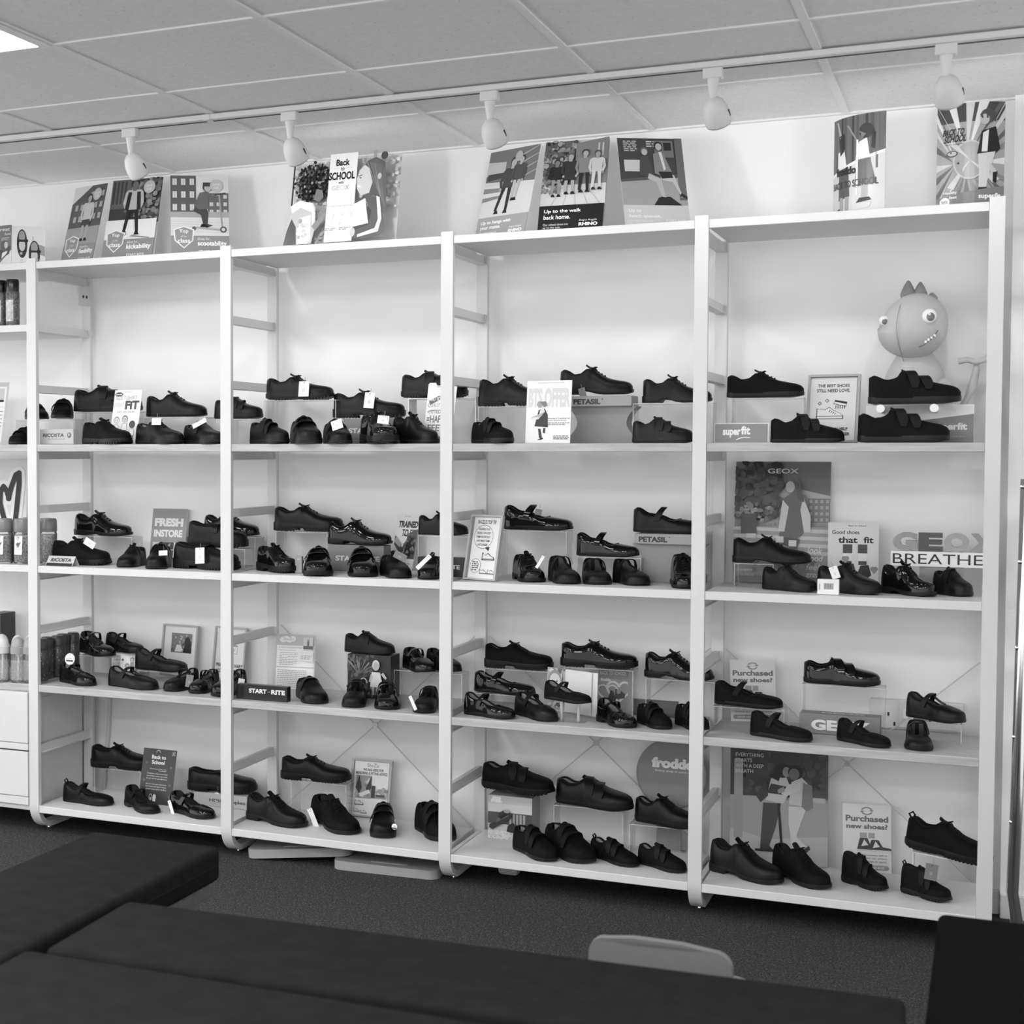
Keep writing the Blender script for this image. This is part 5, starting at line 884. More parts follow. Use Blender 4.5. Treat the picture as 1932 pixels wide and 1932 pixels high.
LAB = {
 'flyer_a': ('leaflet', 'grey leaflet with shoe picture, cut off at left edge above the spray cans', 'leaflet'),
 'flyer_shoes': ('leaflet', 'white leaflet picturing two black strap shoes, on top of the shelving at far left', 'leaflet'),
 'flexibility': ('poster', 'leaning poster reading flexibility, left of the football poster, on top of the shelving', 'poster'),
 'kickability': ('poster', 'poster of a child with a football reading kickability, on top of the shelving', 'poster'),
 'scootability': ('poster', 'poster of a child on a scooter reading scootability, on top of the shelving', 'poster'),
 'school_pair': ('poster', 'wide Back to SCHOOL poster of two children facing each other, on top of the shelving', 'poster'),
 'hangs': ('poster', 'poster reading Up to hangs with your mates, on top of the shelving', 'poster'),
 'walk': ('poster', 'poster of four walking children reading Up to the walk back home, dark band', 'poster'),
 'lunch': ('poster', 'poster of two seated girls reading Up to lunch queues, on top of the shelving', 'poster'),
 'banner_girls': ('poster', 'curved poster of two girls reaching up, on top of the right-hand bay', 'poster'),
 'banner_boy': ('poster', 'curved poster of a child in a dark jacket on a light burst, far upper right', 'poster'),
 'fit': ('leaflet', 'white card reading SIZE T-SHIRT FIT on the upper shelf, first full bay', 'card'),
 'happy': ('leaflet', 'white card reading QUALITY SHOES HAPPY FEET, partly behind a post', 'card'),
 'offer': ('leaflet', 'white OFFER card with a girl in a pinafore, upper shelf, third full bay', 'card'),
 'best': ('framed_sign', 'grey-edged sign reading THE BEST SHOES STILL NEED LOVE, right-hand bay', 'sign'),
 'fresh': ('leaflet', 'grey card reading FRESH INSTORE, second shelf, first full bay', 'card'),
 'trained': ('leaflet', 'white card reading TRAINED TO FIT, second shelf, second full bay', 'card'),
 'toptip': ('framed_sign', 'framed TOP TIP sign with speech bubble, second shelf, third full bay', 'sign'),
 'bigphoto': ('poster', 'large photo poster of a girl on a bench, second shelf, right-hand bay', 'poster'),
 'goodshoes': ('leaflet', 'white card reading Good shoes that fit with two legs, right-hand bay', 'card'),
 'frame_photo': ('framed_sign', 'framed white sign with a small square photo, third shelf, first full bay', 'sign'),
 'frame_prices': ('framed_sign', 'framed white sign reading PRICES MAY VARY, half behind a post, third shelf', 'sign'),
 'photocard': ('leaflet', 'small white card with two children behind bar shoes, third shelf, first full bay', 'card'),
 'infosheet': ('leaflet', 'grey information sheet with cloud heading, third shelf, second full bay', 'card'),
 'kidcard': ('leaflet', 'white card with child portrait at its left, third shelf, third full bay', 'card'),
 'hearts': ('leaflet', 'grey BACK TO SCHOOL card with two heart outlines, third shelf, third full bay', 'card'),
 'purchased_a': ('leaflet', 'card reading Purchased new shoes on the third shelf, behind a bar shoe', 'card'),
 'darkcard': ('leaflet', 'dark card reading Back to School in white, bottom shelf, first full bay', 'card'),
 'advice': ('framed_sign', 'framed sign reading MEASURING AND FITTING ADVICE, bottom shelf, second full bay', 'sign'),
 'bigphoto_b': ('poster', 'large photo poster of two children on a scooter, bottom shelf, right-hand bay', 'poster'),
 'purchased_b': ('leaflet', 'card reading Purchased new shoes on the bottom shelf, behind a hiking boot', 'card'),
 'heart': ('poster', 'pale poster with a black brush-stroke heart, cut-off left bay', 'poster'),
 'calendar': ('leaflet', 'white printed sheet on the upper shelf at the left edge', 'card'),
}
for k, (x, y, z, ps, al, w, h) in CARD_AT.items():
    nm, lab, cat = LAB[k]
    bend = None
    if k in ('banner_girls', 'banner_boy'):
        q = .03 if k == 'banner_boy' else .028
        bend = lambda u, w=w, q=q: -q*(1-(2*u/w)**2)
    t = tag(empty(nm, (x, y, z+.0012), (-al, 0, ps)), lab, cat)
    n = 12 if bend else 1; rings = []
    for i in range(n+1):
        u = -w/2+w*i/n; b = bend(u) if bend else 0
        rings.append([(u, b-.0008, 0), (u, b+.0008, 0), (u, b+.0008, h), (u, b-.0008, h)])
    V, F = _loft(rings, True, True)
    obj('board', V, F, PAPER, t, smooth=bool(bend))
    printed('printed_face', D[k], w, h, t, bend=bend)
    if nm == 'framed_sign':
        fw = .006; pr = [box(-w/2-.001, -w/2+fw, -.009, .004, 0, h), box(w/2-fw, w/2+.001, -.009, .004, 0, h), box(-w/2+fw, w/2-fw, -.009, .004, h-fw, h+.001), box(-w/2+fw, w/2-fw, -.009, .004, 0, fw)]
        obj('frame', *_cat(pr), mat('silver_frame', .42, .4, noise=.03), t)
# ---- sign blocks and boxes ------------------------------------------------------------
def signbox(name, key, zs, lab, cat, m, items=None, top=None, side=None):
    x0, x1, y0, y1, zt, _ = BOX_AT[key]; w, h = x1-x0, zt-zs
    t = tag(empty(name, ((x0+x1)/2, y0, zs+.0008)), lab, cat)
    obj('box' if cat != 'sign' else 'block', *rbox(-w/2, w/2, 0, y1-y0, 0, h, .0012, 1), m, t)
    if items: printed('printed_face', items(w/h), w, h, t, y=-.0004)
    return t, w, h
_, w, h = signbox('brand_sign', 'sign_left', 1.448, 'pale grey name block with round logo, upper shelf, beside the first post', 'sign', mat('pale_grey_board', .55, .45, noise=.02), lambda a: [('r', .02, .02, a-.02, .98, .5), ('t', 'RICOSTA', .25, .48, a*.72, .72, .07, .04, .15), ('t', 'Die Kinderschuh', .62, .3, a*.74, .4, .2), ('e', a-.32, .6, .16, .18, .12), ('e', a-.34, .62, .08, .11, .5), ('p', [(a-.36, .45), (a-.28, .5), (a-.3, .7)], .12)])
START = lambda a: [('t', 'START', a*.12, .4, a*.52, .62, .72, .03), ('r', a*.54, .5, a*.6, .54, .6), ('t', 'RITE', a*.63, .4, a*.92, .62, .72, .03)]
signbox('display_box', 'block_grey_high', 1.448, 'grey box with white letters under a chunky shoe, upper shelf, second full bay', 'display box', MIDBOX, lambda a: [('t', 'START-RITE', a*.1, .42, a*.92, .62, .75, .03)])
signbox('display_box', 'block_grey_mid', 1.0, 'grey box with white letters under a glossy lace-up, second shelf, second full bay', 'display box', MIDBOX, lambda a: [('t', 'START-RITE', a*.12, .38, a*.92, .58, .75, .03)])
signbox('brand_sign', 'block_black_mid', 1.0, 'black block with white letters behind the post, second shelf', 'sign', BLACKBOX, START)
signbox('brand_sign', 'block_black_low', .557, 'black block with white letters at the front of the third shelf, second full bay', 'sign', BLACKBOX, lambda a: [('t', 'START', a*.25, .46, a*.6, .76, .8, .04), ('r', a*.62, .58, a*.67, .62, .3), ('t', 'RITE', a*.69, .46, a*.96, .76, .8, .04), ('r', a*.08, .1, a*.15, .9, .008)])
signbox('brand_sign', 'sign_white_letters', 1.448, 'grey sign with white lower-case letters and underline, upper shelf, right-hand bay', 'sign', PAPER, lambda a: [('r', .03, .03, a-.05, .97, .24), ('t', 'super', .42, .28, 1.3, .68, .85, .04), ('t', 'fit', 1.32, .42, 1.78, .86, .85, .04)] + stroke([(1.1, .17), (1.3, .25), (1.5, .28), (1.75, .27)], .022, .85))
t, w, h = signbox('display_box', 'block_pegs', 1.448, 'white and grey block with two white pegs, upper shelf, right-hand bay', 'display box', PAPER, lambda a: [('p', [(0, .0), (a, 0), (a, .75), (a*.5, .58), (0, .5)], .24), ('t', 'superfit', a*.62, .28, a*.94, .52, .8, .04), ('t', 'super good for kids feet', a*.6, .14, a*.92, .18, .6), ('e', a*.12, .6, .1, .08, .05)])
for px in (-.098, .045): obj('peg', *xf(_loft([[(.012*math.cos(u), y, .012*math.sin(u)) for u in np.linspace(0, 6.283, 16, endpoint=False)] for y in (-.14, .0)], True, True), Matrix.Translation((px, 0, h*.88))), PAPER, t, smooth=True)
def petasil(key, zs, lab):
    x0, x1, y0, y1, zt, _ = BOX_AT[key]; w, h = x1-x0, zt-zs-.0015; th = .034 if h > .15 else .031
    t = tag(empty('curved_display_stand', ((x0+x1)/2, y0, zs+.0008)), lab, 'display stand')
    obj('tray', *rbox(-w/2, w/2, 0, .1, h-th, h, .002, 1), mat('stand_grey', .34, .45, noise=.02), t)
    P = [(-w/2+.002, h-th), (w/2-.002, h-th)]
    R = []
    for k in range(13):
        v = k/12; c = .032*math.sin(math.pi*min(1, v*1.15)); R.append((w/2+.012-c if v < .9 else w/2+.006, (h-th)*(1-v)))
    prof = R + [(-x, z) for x, z in reversed(R)]
    obj('curved_body', *_loft([[(x, y, z) for x, z in prof] for y in (.02, .1)], True, True), mat('stand_grey_body', .27, .5, noise=.02), t)
    a = w/th; printed('lettering', [('t', 'PETASIL', a*.06, .2, a*.5, .72, .04, .05), ('e', a*.53, .68, .06, .06, .06)], w, th, t, y=-.0004).location = (0, 0, h-th)
petasil('stand_high', 1.448, 'grey curved-side stand with dark letters, upper shelf, third full bay')
petasil('stand_mid', 1.0, 'grey curved-side stand with dark letters, second shelf, third full bay')
# folded tent sign
x0, x1, y0, y1, zt, _ = BOX_AT['tent']; w, h, d = x1-x0, zt-1.0, .05
t = tag(empty('tent_sign', ((x0+x1)/2, y0-.004, 1.0008)), 'small folded silver tent sign at the front edge, second shelf, first full bay', 'sign')
obj('folded_card', [(-w/2, 0, 0), (w/2, 0, 0), (w/2, d/2, h), (-w/2, d/2, h), (-w/2, d, 0), (w/2, d, 0), (-w/2, .002, 0), (w/2, .002, 0), (w/2, d/2, h-.003), (-w/2, d/2, h-.003), (-w/2, d-.002, 0), (w/2, d-.002, 0)], [(0,1,2,3),(3,2,5,4),(6,9,8,7),(9,10,11,8),(0,3,9,6),(3,4,10,9),(1,7,8,2),(2,8,11,5),(0,6,7,1),(4,5,11,10)], mat('silver_card', .55, .35, noise=.03), t)
l = math.hypot(d/2, h); p = printed('printed_face', [('r', .05, .0, w/l-.05, .28, .03), ('t', 'RICOSTA', .35, .42, w/l-.3, .78, .05, .04, .12)], w, l, t, y=-.0006); p.rotation_euler = (-math.atan2(d/2, h), 0, 0)
signbox('price_block', 'price_block', 1.0, 'white price block with printed panel at the front edge, second shelf, right-hand bay', 'price block', mat('white_plastic', .8, .35, noise=.01), lambda a: [('r', a*.3, .35, a*.75, .75, .35), ('r', a*.38, .42, a*.4, .7, .1), ('r', a*.5, .42, a*.52, .7, .1), ('r', a*.6, .45, a*.62, .68, .1), ('r', a*.08, .3, a*.13, .7, .4)])
signbox('small_sign', 'small_grey', 1.0, 'tiny grey upright card beside the strap shoe, second shelf, second full bay', 'card', GREYCARD, lambda a: [('t', 'w', .15, .8, .35, .86, .7)])
signbox('display_box', 'shop_box', .105, 'pale grey shoe box under the loafer, partly behind a post, bottom shelf', 'shoe box', mat('pale_grey_box', .4, .5, noise=.02), lambda a: [('t', 'Hush Puppies', a*.3, .3, a*.97, .62, .05, .02)])
signbox('smoky_panel', 'smoky_strip', .557, 'low smoky translucent panel at the back of the third shelf, third full bay', 'panel', clear('smoky_acrylic', .45, .25, .06, .3))
def palm(a):
    I = [('r', 0, 0, a, 1, .03)] + blotch(0, .5, a*.6, 1, 60, .05, .015, .12, rnd)
    for k in range(26):
        u = rnd.uniform(.3, 2.9); r = rnd.uniform(.25, .42); c = (.3, .55); x, y = c[0]+r*math.cos(u), min(c[1]+r*math.sin(u), .98)
        I.append(('p', [c, (max(x-.01, 0), y), (max(x+.01, 0), y)], rnd.choice([.08, .2, .3])))
    return I + blotch(0, 0, a, .3, 40, .04, .02, .2, rnd) + [('p', [(.62, .62), (.82, .62), (.9, .28), (.58, .28)], .62), ('e', .72, .78, .09, .12, .6), ('e', .725, .76, .07, .09, .42), ('p', [(.84, .58), (.95, .46), (.99, .5), (.9, .62)], .45), ('p', [(.6, .58), (.55, .4), (.6, .38), (.65, .52)], .45), ('r', .62, .1, .68, .28, .4), ('r', .74, .1, .8, .28, .4)] + [('p', ell(.42, .34, .1, .14, 12, 0, 180) + list(reversed(ell(.42, .34, .08, .12, 12, 0, 180))), .5), ('p', [(.3, .2), (.55, .2), (.52, .36), (.33, .36)], .06)]
signbox('photo_box', 'photo_box_palm', .557, 'dark photo box of a small girl before palms, third shelf, second full bay', 'display box', mat('dark_photo_box', .05, .4, noise=.1), palm)
def shoepic(a):
    return [('r', 0, 0, a, 1, .5), ('r', 0, .88, a, 1, .45), ('r', .1, .88, .3, .97, .7), ('r', 0, .6, a, .82, .6), ('r', 0, .35, a, .62, .08)] + [('r', .5+.08*i, .36, .55+.08*i, .6, .35) for i in range(5)] + [('r', 0, 0, a, .2, .62)] + blotch(0, 0, a, .2, 70, .015, .25, .8, rnd) + [('p', [(.04, .26), (.12, .22), (.55, .5), (.58, .58), (.5, .66), (.42, .7), (.28, .62), (.2, .4), (.05, .34)], .04), ('p', [(.2, .38), (.5, .56), (.48, .62), (.22, .48)], .12), ('p', [(.3, .46), (.5, .6), (.46, .64), (.28, .52)], .02), ('e', .45, .66, .07, .04, .35), ('p', [(.45, .2), (.6, .18), (.7, .3), (.6, .42), (.48, .34)], .03), ('t', 'froddo', .08, .84, .34, .92, .8, .04)]
signbox('photo_box', 'photo_box_shoe', .105, 'pale photo box picturing a strap shoe, bottom shelf, third full bay', 'display box', mat('photo_box_side', .3, .5, noise=.03), shoepic)
t, w, h = signbox('display_box', 'letter_box', .557, 'grey box with big white letters behind a bar shoe, third shelf, right-hand bay', 'display box', MIDBOX, lambda a: [('t', 'GEOX', a*.15, .2, a*.88, .72, .8, .05)])
p = printed('top_lettering', [('t', 'GEOX', 1.0, .2, 3.2, .75, .6, .05)], w, .06, t, y=-.0006); p.rotation_euler = (math.radians(-90), 0, 0); p.location = (0, 0, h)
# three-dimensional letters on a white bar
x0, x1, y0, y1, zt, zb = BOX_AT['letters']; zb = 1.075; hb = .046
t = tag(empty('letter_sign', ((x0+x1)/2, y0, 1.0008)), 'raised two-tone letters on a white bar, second shelf, right-hand bay', 'sign')
def solid_text(name, s, xa, xb, za, zb_, ya, depth, m, parent):
    P, FF, asp = text_poly(s, .06); n = len(P); V = [(xa+(xb-xa)*u, ya, za+(zb_-za)*v) for u, v in P] + [(xa+(xb-xa)*u, ya+depth, za+(zb_-za)*v) for u, v in P]
    F = [tuple(f) for f in FF] + [tuple(i+n for i in reversed(f)) for f in FF]; E = {}
    for f in FF:
        for i in range(len(f)):
            a_, b_ = f[i], f[(i+1) % len(f)]
            if (b_, a_) in E: del E[(b_, a_)]
            else: E[(a_, b_)] = 1
    F += [(a_, b_, b_+n, a_+n) for a_, b_ in E]
    return obj(name, V, F, m, parent)
w = x1-x0; zz = zb-1.0
for i, (ch, g) in enumerate((('G', .3), ('E', .07), ('O', .36), ('X', .3))):
    solid_text('letter', ch, -w/2+.005+i*w/4.05, -w/2+.005+i*w/4.05+w/4.25, zz+hb, zz+hb+.056, .004, .03, mat('letter_grey_%d' % int(g*100), g, .4, noise=.03), t)
obj('bar', *rbox(-w/2, w/2, .0, .035, zz, zz+hb, .001, 1), PAPER, t)
printed('lettering', [('t', 'BREATHES', .12, .18, w/hb-.15, .85, .02)], w, hb, t, y=-.0005).location = (0, 0, zz)
obj('base', *rbox(-w*.22, w*.2, .006, .07, 0, zz, .003, 2), mat('sign_base_grey', .3, .4, noise=.02), t)
# round sign
t = tag(empty('round_sign', (2.275, .352, .1058), (math.radians(-9), 0, 0)), 'large round grey sign with white letters behind the post, bottom shelf', 'sign')
Vd, Fd = lathe([(.112, -.006), (.112, .006)], 48); obj('disc', *xf((Vd, Fd), Matrix.Translation((0, .006, .252)) @ Matrix.Rotation(math.radians(90), 4, 'X')), mat('round_sign_grey', .2, .4, noise=.03), t)
obj('rim', *xf(_loft([[(r*math.cos(u), r*math.sin(u), z) for u in np.linspace(0, 6.283, 48, endpoint=False)] for r, z in ((.112, -.007), (.116, 0), (.112, .007))], True, False), Matrix.Translation((0, .006, .252)) @ Matrix.Rotation(math.radians(90), 4, 'X')), mat('round_sign_rim', .3, .3, noise=.03), t, smooth=True)
obj('foot_plate', *box(-.05, .05, .0, .05, 0, .003), GREYCARD, t); obj('neck', *box(-.04, .04, .001, .006, .003, .14), mat('round_sign_grey', .2), t)
printed('lettering', [('t', 'froddo', .52, .44, 1.92, .78, .8, .06), ('t', 'Every step is your story', .65, .3, 2.02, .385, .75, .01)], .234, .1, t, y=-.0012).location = (0, 0, .225)
# peg stand under the ballet shoe
s = SHOES[75]; t = tag(empty('peg_stand', (s[5], s[6], .5578)), 'clear peg stand under the matte ballet shoe, third shelf, third full bay', 'display riser')
for dx in (-.02, .035): obj('peg', *xf(lathe([(.005, 0), (.005, s[7]-.5578-.001)], 12), Matrix.Translation((dx, 0, 0))), ACRYLIC_EDGE, t)
obj('base_plate', *box(-.045, .06, -.03, .03, 0, .002), ACRYLIC, t)
# wall sockets behind the lowest bays
x0, x1 = 2.886, 3.149; t = tag(empty('wall_socket', ((x0+x1)/2, WALLY, .6)), 'white double socket and switch plate on the wall behind the right-hand bay', 'socket')
obj('back_box', *rbox(-.135, .135, -.03, 0, -.045, .045, .003, 2), mat('socket_white', .72, .4, noise=.01), t)
obj('face_plate', *rbox(-.05, .12, -.034, -.03, -.04, .04, .002, 1), mat('socket_white', .72), t)
for dx in (-.03, -.008): obj('switch', *rbox(dx-.007, dx+.007, -.04, -.034, -.012, .018, .002, 1), mat('switch_white', .85, .3, noise=.01), t)
for dx, dz in ((-.08, .0), (-.062, -.03), (.04, -.01), (.075, -.01)): obj('pin_slot', *box(dx-.003, dx+.003, -.0345 if dx > -.05 else -.0305, -.0335 if dx > -.05 else -.0295, dz-.006, dz+.006), DARKHOLE, t)
# pale hose hanging on the wall, first full bay
tag(obj('wall_cable', *_tube([(.09, WALLY-.012, .53), (.088, WALLY-.012, .43), (.083, WALLY-.014, .33), (.07, WALLY-.014, .2), (.06, WALLY-.016, .08)], .007, 8), WHITE, smooth=True), 'pale cable running down the wall behind the cleated brogue, first full bay', 'cable')
# ---- soft dinosaur on the upper shelf -------------------------------------------------
PLUSH = mat('pale_vinyl', .5, .55, noise=.04, nscale=30, bump=.1, bscale=200); SEAM = mat('seam_dark', .12, .7, noise=.1); SPK = mat('crest_grey', .27, .6, noise=.06)
t = tag(empty('toy_dinosaur', (3.0, .345, 1.449)), 'pale toy dinosaur with big eyes at the back of the upper shelf', 'toy')
def blob(name, cx, cz, rx, ry, rz, m, parent, cy=0, fn=None, seg=28, ring=18):
    R = []
    for i in range(ring+1):
        u = math.pi*i/ring; R.append([])
        for j in range(seg):
            v = 2*math.pi*j/seg; p = (math.sin(u)*math.cos(v), math.sin(u)*math.sin(v), math.cos(u)); q = fn(p) if fn else p
            R[-1].append((cx+rx*q[0], cy+ry*q[1], cz+rz*q[2]))
    return obj(name, *_loft(R, True, True), m, parent, smooth='all')
hd = lambda p: (p[0]*(1+.12*(-p[2])*(1 if p[0] < 0 else .3)) - .12*max(0, -p[2]), p[1]*(1-.1*p[2]), p[2]-.12*p[0]*(p[2] < 0) + .1*p[0]*(p[2] > 0))
head = blob('head', -.006, .355, .098, .085, .098, PLUSH, t, cy=-.02, fn=hd)
blob('body', .0, .158, .095, .07, .15, PLUSH, t, cy=.02, fn=lambda p: (p[0]*(1-.25*p[2]), p[1], p[2]))
for sx in (-1, 1): blob('arm', sx*.085, .14, .035, .03, .055, PLUSH, t, cy=-.02)
for sx in (-1, 1): blob('foot', sx*.06, .028, .045, .05, .028, PLUSH, t, cy=-.02)
for dx, r, hh in ((-.022, .022, .042), (.012, .02, .036), (.045, .016, .016)): blob('crest_spike', dx, .445+(.008 if dx < .02 else -.006), r, .014, hh, SPK, t, cy=-.005, fn=lambda p: (p[0]*(1-.5*max(0, p[2])), p[1], p[2]), seg=14, ring=10)
for ex, ez, r, ey in ((.042, .377, .0205, -.099), (-.085, .37, .014, -.066)):
    e = blob('eye', ex, ez, r, .008, r*1.05, mat('eye_white', .85, .3, noise=.01), t, cy=ey, seg=16, ring=10)
    blob('pupil', ex+(.004 if ex > 0 else .002), ez-.003, r*.55, .003, r*.62, mat('eye_grey', .16, .25, noise=.05), e, cy=ey-.0075, seg=14, ring=8)
    blob('glint', ex+.001, ez+.004, r*.2, .003, r*.2, mat('eye_white', .85), e, cy=ey-.011, seg=8, ring=6)
obj('mouth_line', *_tube([(.015, -.104, .285), (.03, -.102, .292), (.055, -.094, .315), (.066, -.084, .335)], .0014, 6), SEAM, head)
obj('teeth', *_cat([box(.03+.008*i, .036+.008*i, -.103+.003*i, -.099+.003*i, .297+.006*i, .304+.006*i) for i in range(4)]), mat('eye_white', .85), head)
obj('seam', *_tube([(-.035, -.102-.0*i, .45-.018*i) if False else (-.03-.018*math.sin(i/9*math.pi), -.012-.095*math.sin(i/9*math.pi*.98)**.7, .452-.205*i/9) for i in range(10)], .0011, 6), mat('seam_grey', .34, .7, noise=.05), head)
obj('tail', *_loft([[(x+r*math.cos(u)*.6, .02+r*.5*math.sin(u), z+r*math.cos(u)*.5) for u in np.linspace(0, 6.283, 14, endpoint=False)] for x, z, r in ((.06, .06, .05), (.12, .09, .04), (.155, .15, .03), (.168, .21, .02), (.17, .245, .012))], True, True), PLUSH, t, smooth='all')
obj('tail_fin', *xf(_tube([(.12, .01, .245), (.145, .01, .25), (.17, .01, .242), (.195, .01, .25), (.203, .01, .258)], .009, 10), Matrix.Identity(4)), PLUSH, t, smooth=True)
# ---- the cut-off bay: cans, jars and bottles -------------------------------------------------
CANB = mat('can_print', .13, .3, noise=.7, nscale=110, speck=(200, .22, .6)); CAP = mat('black_cap', .008, .2, noise=.1); 
for i, (x, y) in enumerate(((-.122, .09), (-.185, .1), (-.25, .1), (-.315, .1))):
    t = tag(empty('spray_can', (x, y, 1.8908)), 'spray can with black cap, %s, extra shelf of the cut-off left bay' % ('nearest the post', 'second from the post', 'third from the post', 'fourth from the post')[i], 'spray can', 'spray cans at the left edge')
    obj('can', *lathe([(.024, 0), (.026, .004), (.026, .128), (.022, .136), (.02, .138)], 28), CANB, t, smooth=True)
    obj('cap', *lathe([(.0235, .128), (.0245, .132), (.0245, .172), (.022, .178), (.006, .179)], 28), CAP, t, smooth=True)
    lb = [(.0263*math.cos(u), .0263*math.sin(u)) for u in np.linspace(-2.3, -.9, 9)]
    obj('label', *_loft([[(px, py, z) for px, py in lb] for z in (.02, .1)], False), mat('can_label', .55, .35, noise=.3, nscale=70), t)
LID = mat('grey_lid', .2, .25, noise=.05); FILL = mat('jar_filling', .3, .5, noise=.9, nscale=160, speck=(170, .3, .65)); GLASSY = clear('jar_plastic', .9, .1, .15, .8)
for i, (x, y) in enumerate(((-.012, .152), (-.08, .085), (-.155, .07), (-.11, .185), (-.235, .09))):
    w3 = ('right of the first post', 'just left of the first post', 'second to the left of the first post', 'behind the front pair left of the first post', 'at the far left, outside the frame')[i]
    t = tag(empty('patterned_jar', (x, y, 1.0008)), 'clear patterned jar with grey lid, '+w3, 'jar', 'lidded jars at the left edge')
    obj('jar', *lathe([(.032, 0), (.0355, .006), (.0355, .108), (.032, .118), (.03, .12)], 28), GLASSY, t, smooth=True)
    obj('filling', *lathe([(.03, .004), (.033, .008), (.033, .1), (.028, .108)], 24), FILL, t, smooth=True)
    obj('lid', *lathe([(.034, .118), (.0355, .122), (.0345, .16), (.03, .168), (.006, .17)], 28), LID, t, smooth=True)
    if i in (1, 2):
        q = tag(empty('hang_tag', (x+.004, y-.0385, 1.035), (math.radians(-4), 0, 0)), 'white dinosaur tag on the jar '+w3, 'tag', 'dinosaur hang tags')
        obj('card', *rplate(-.017, .017, -.0004, .0004, 0, .07, .0003, 2), TAGW, q)
        printed('printing', [('p', [(.08, .45), (.12, .6), (.2, .66), (.3, .62), (.4, .72), (.38, .6), (.3, .5), (.3, .38), (.26, .38), (.25, .46), (.2, .38), (.16, .38), (.17, .48), (.1, .5)], .12), ('t', 'DINOSAUR', .06, .27, .43, .32, .3, .01), ('r', .18, .12, .3, .14, .5), ('e', .24, .93, .03, .03, .2)], .034, .07, q)
DOME = [mat('dome_cap_pale', .62, .3, noise=.02), mat('dome_cap_grey', .33, .3, noise=.03), mat('dome_cap_mid', .45, .3, noise=.03)]
PRINT = mat('bottle_print', .35, .35, noise=.9, nscale=55, speck=(45, .32, .75)); FLOW = mat('floral_dark_print', .06, .35, noise=.5, nscale=60, speck=(95, .22, .4))
bl = [(-.068, .03, 1), (-.132, .02, 0), (-.025, .045, 1), (-.105, .085, 0), (-.175, .08, 0), (-.08, .137, 0), (-.2, .02, 2), (-.26, .05, 0)]
bn = ('grey domed cap, front row', 'pale domed cap at the left edge, front row', 'mid grey cap half behind the first post', 'pale cap, second row', 'pale cap, second row at the left edge', 'pale cap, second row beside the post', 'mid cap, outside the frame', 'pale cap, second row outside the frame')
for (x, y, c), n in zip(bl, bn):
    t = tag(empty('drinking_bottle', (x, y, .5578)), 'clear printed drinking bottle with '+n+', third shelf', 'bottle', 'domed drinking bottles at the left edge')
    obj('bottle', *lathe([(.024, 0), (.027, .005), (.027, .1), (.024, .11)], 24), BOTTLE, t, smooth=True)
    obj('printed_sleeve', *_loft([[(.0274*math.cos(u), .0274*math.sin(u), z) for u in np.linspace(0, 6.283, 24, endpoint=False)] for z in (.01, .085)], True, False), clear('printed_film', .96, .3, .05, .75), t, smooth=True)
    obj('straw', *xf(_tube([(0, 0, .01), (.004, 0, .11)], .004, 8), Matrix.Identity(4)), PAPER, t)
    obj('collar', *lathe([(.0285, .108), (.0285, .132), (.026, .134)], 24), DOME[c], t, smooth=True)
    obj('dome', *lathe([(.0255, .132)] + [(.0255*math.cos(a), .134+.036*math.sin(a)) for a in np.linspace(0, 1.5, 7)], 24), DOME[c], t, smooth=True)
for i in range(5):
    x, y = .018, .104+.0555*i
    x -= .012*(i % 2) + .045*0
    t = tag(empty('floral_bottle', (x-.03-.0*i, y, .5578)), 'dark floral bottle seen through the shelf frame, number %s from the front' % ('one', 'two', 'three', 'four', 'five', 'six')[i], 'bottle', 'dark floral bottles beside the first frame')
    obj('bottle', *lathe([(.024, 0), (.0265, .005), (.0265, .115), (.024, .12)], 22), FLOW, t, smooth=True)
    obj('cap', *lathe([(.0255, .12), (.0255, .15), (.02, .158), (.005, .16)], 22), mat('dark_cap', .06, .35, noise=.1), t, smooth=True)
x0, x1, y0, y1, zt, _ = BOX_AT['dark_box']
x1 -= .05
tag(obj('storage_box', *rbox(x0, x1, y0, y1, .5578, zt, .003, 2), mat('dark_box', .03, .4, noise=.1)), 'dark box standing behind the drinking bottles at the left edge', 'box')
# ---- chrome stand at the right edge -------------------------------------------------------
t = tag(empty('chrome_rail_stand', (3.3, -.2, 0)), 'chrome tubular display stand at the right edge beside the shelving', 'display stand')
obj('upright', *_tube([(.0, 0, .03), (.0, 0, .16), (-.012, 0, .24), (-.008, 0, .4), (.004, 0, 1.0), (.012, 0, 1.36)], .0155, 18), CHROME, t, smooth=True)
obj('second_upright', *_tube([(.05, .03, .03), (.05, .03, .2), (.036, .03, .3), (.04, .03, 1.34)], .0155, 18), CHROME, t, smooth=True)
obj('flat_strip', *xf(box(-.026, -.016, -.002, .002, .3, 1.35), Matrix.Rotation(math.radians(.6), 4, 'Y')), mat('dark_steel', .12, .3, metal=1, noise=.05), t)
for z in (.43, .66, .9, 1.13, 1.33): obj('stud', *xf(lathe([(.006, 0), (.006, .006), (.002, .009)], 12), Matrix.Translation((-.018+.013*(z-.4), -.003, z)) @ Matrix.Rotation(math.radians(90), 4, 'X')), CHROME, t, smooth=True)
obj('base_bar', *_tube([(-.0, -.25, .016), (0, .12, .016)], .0155, 16), CHROME, t, smooth=True)
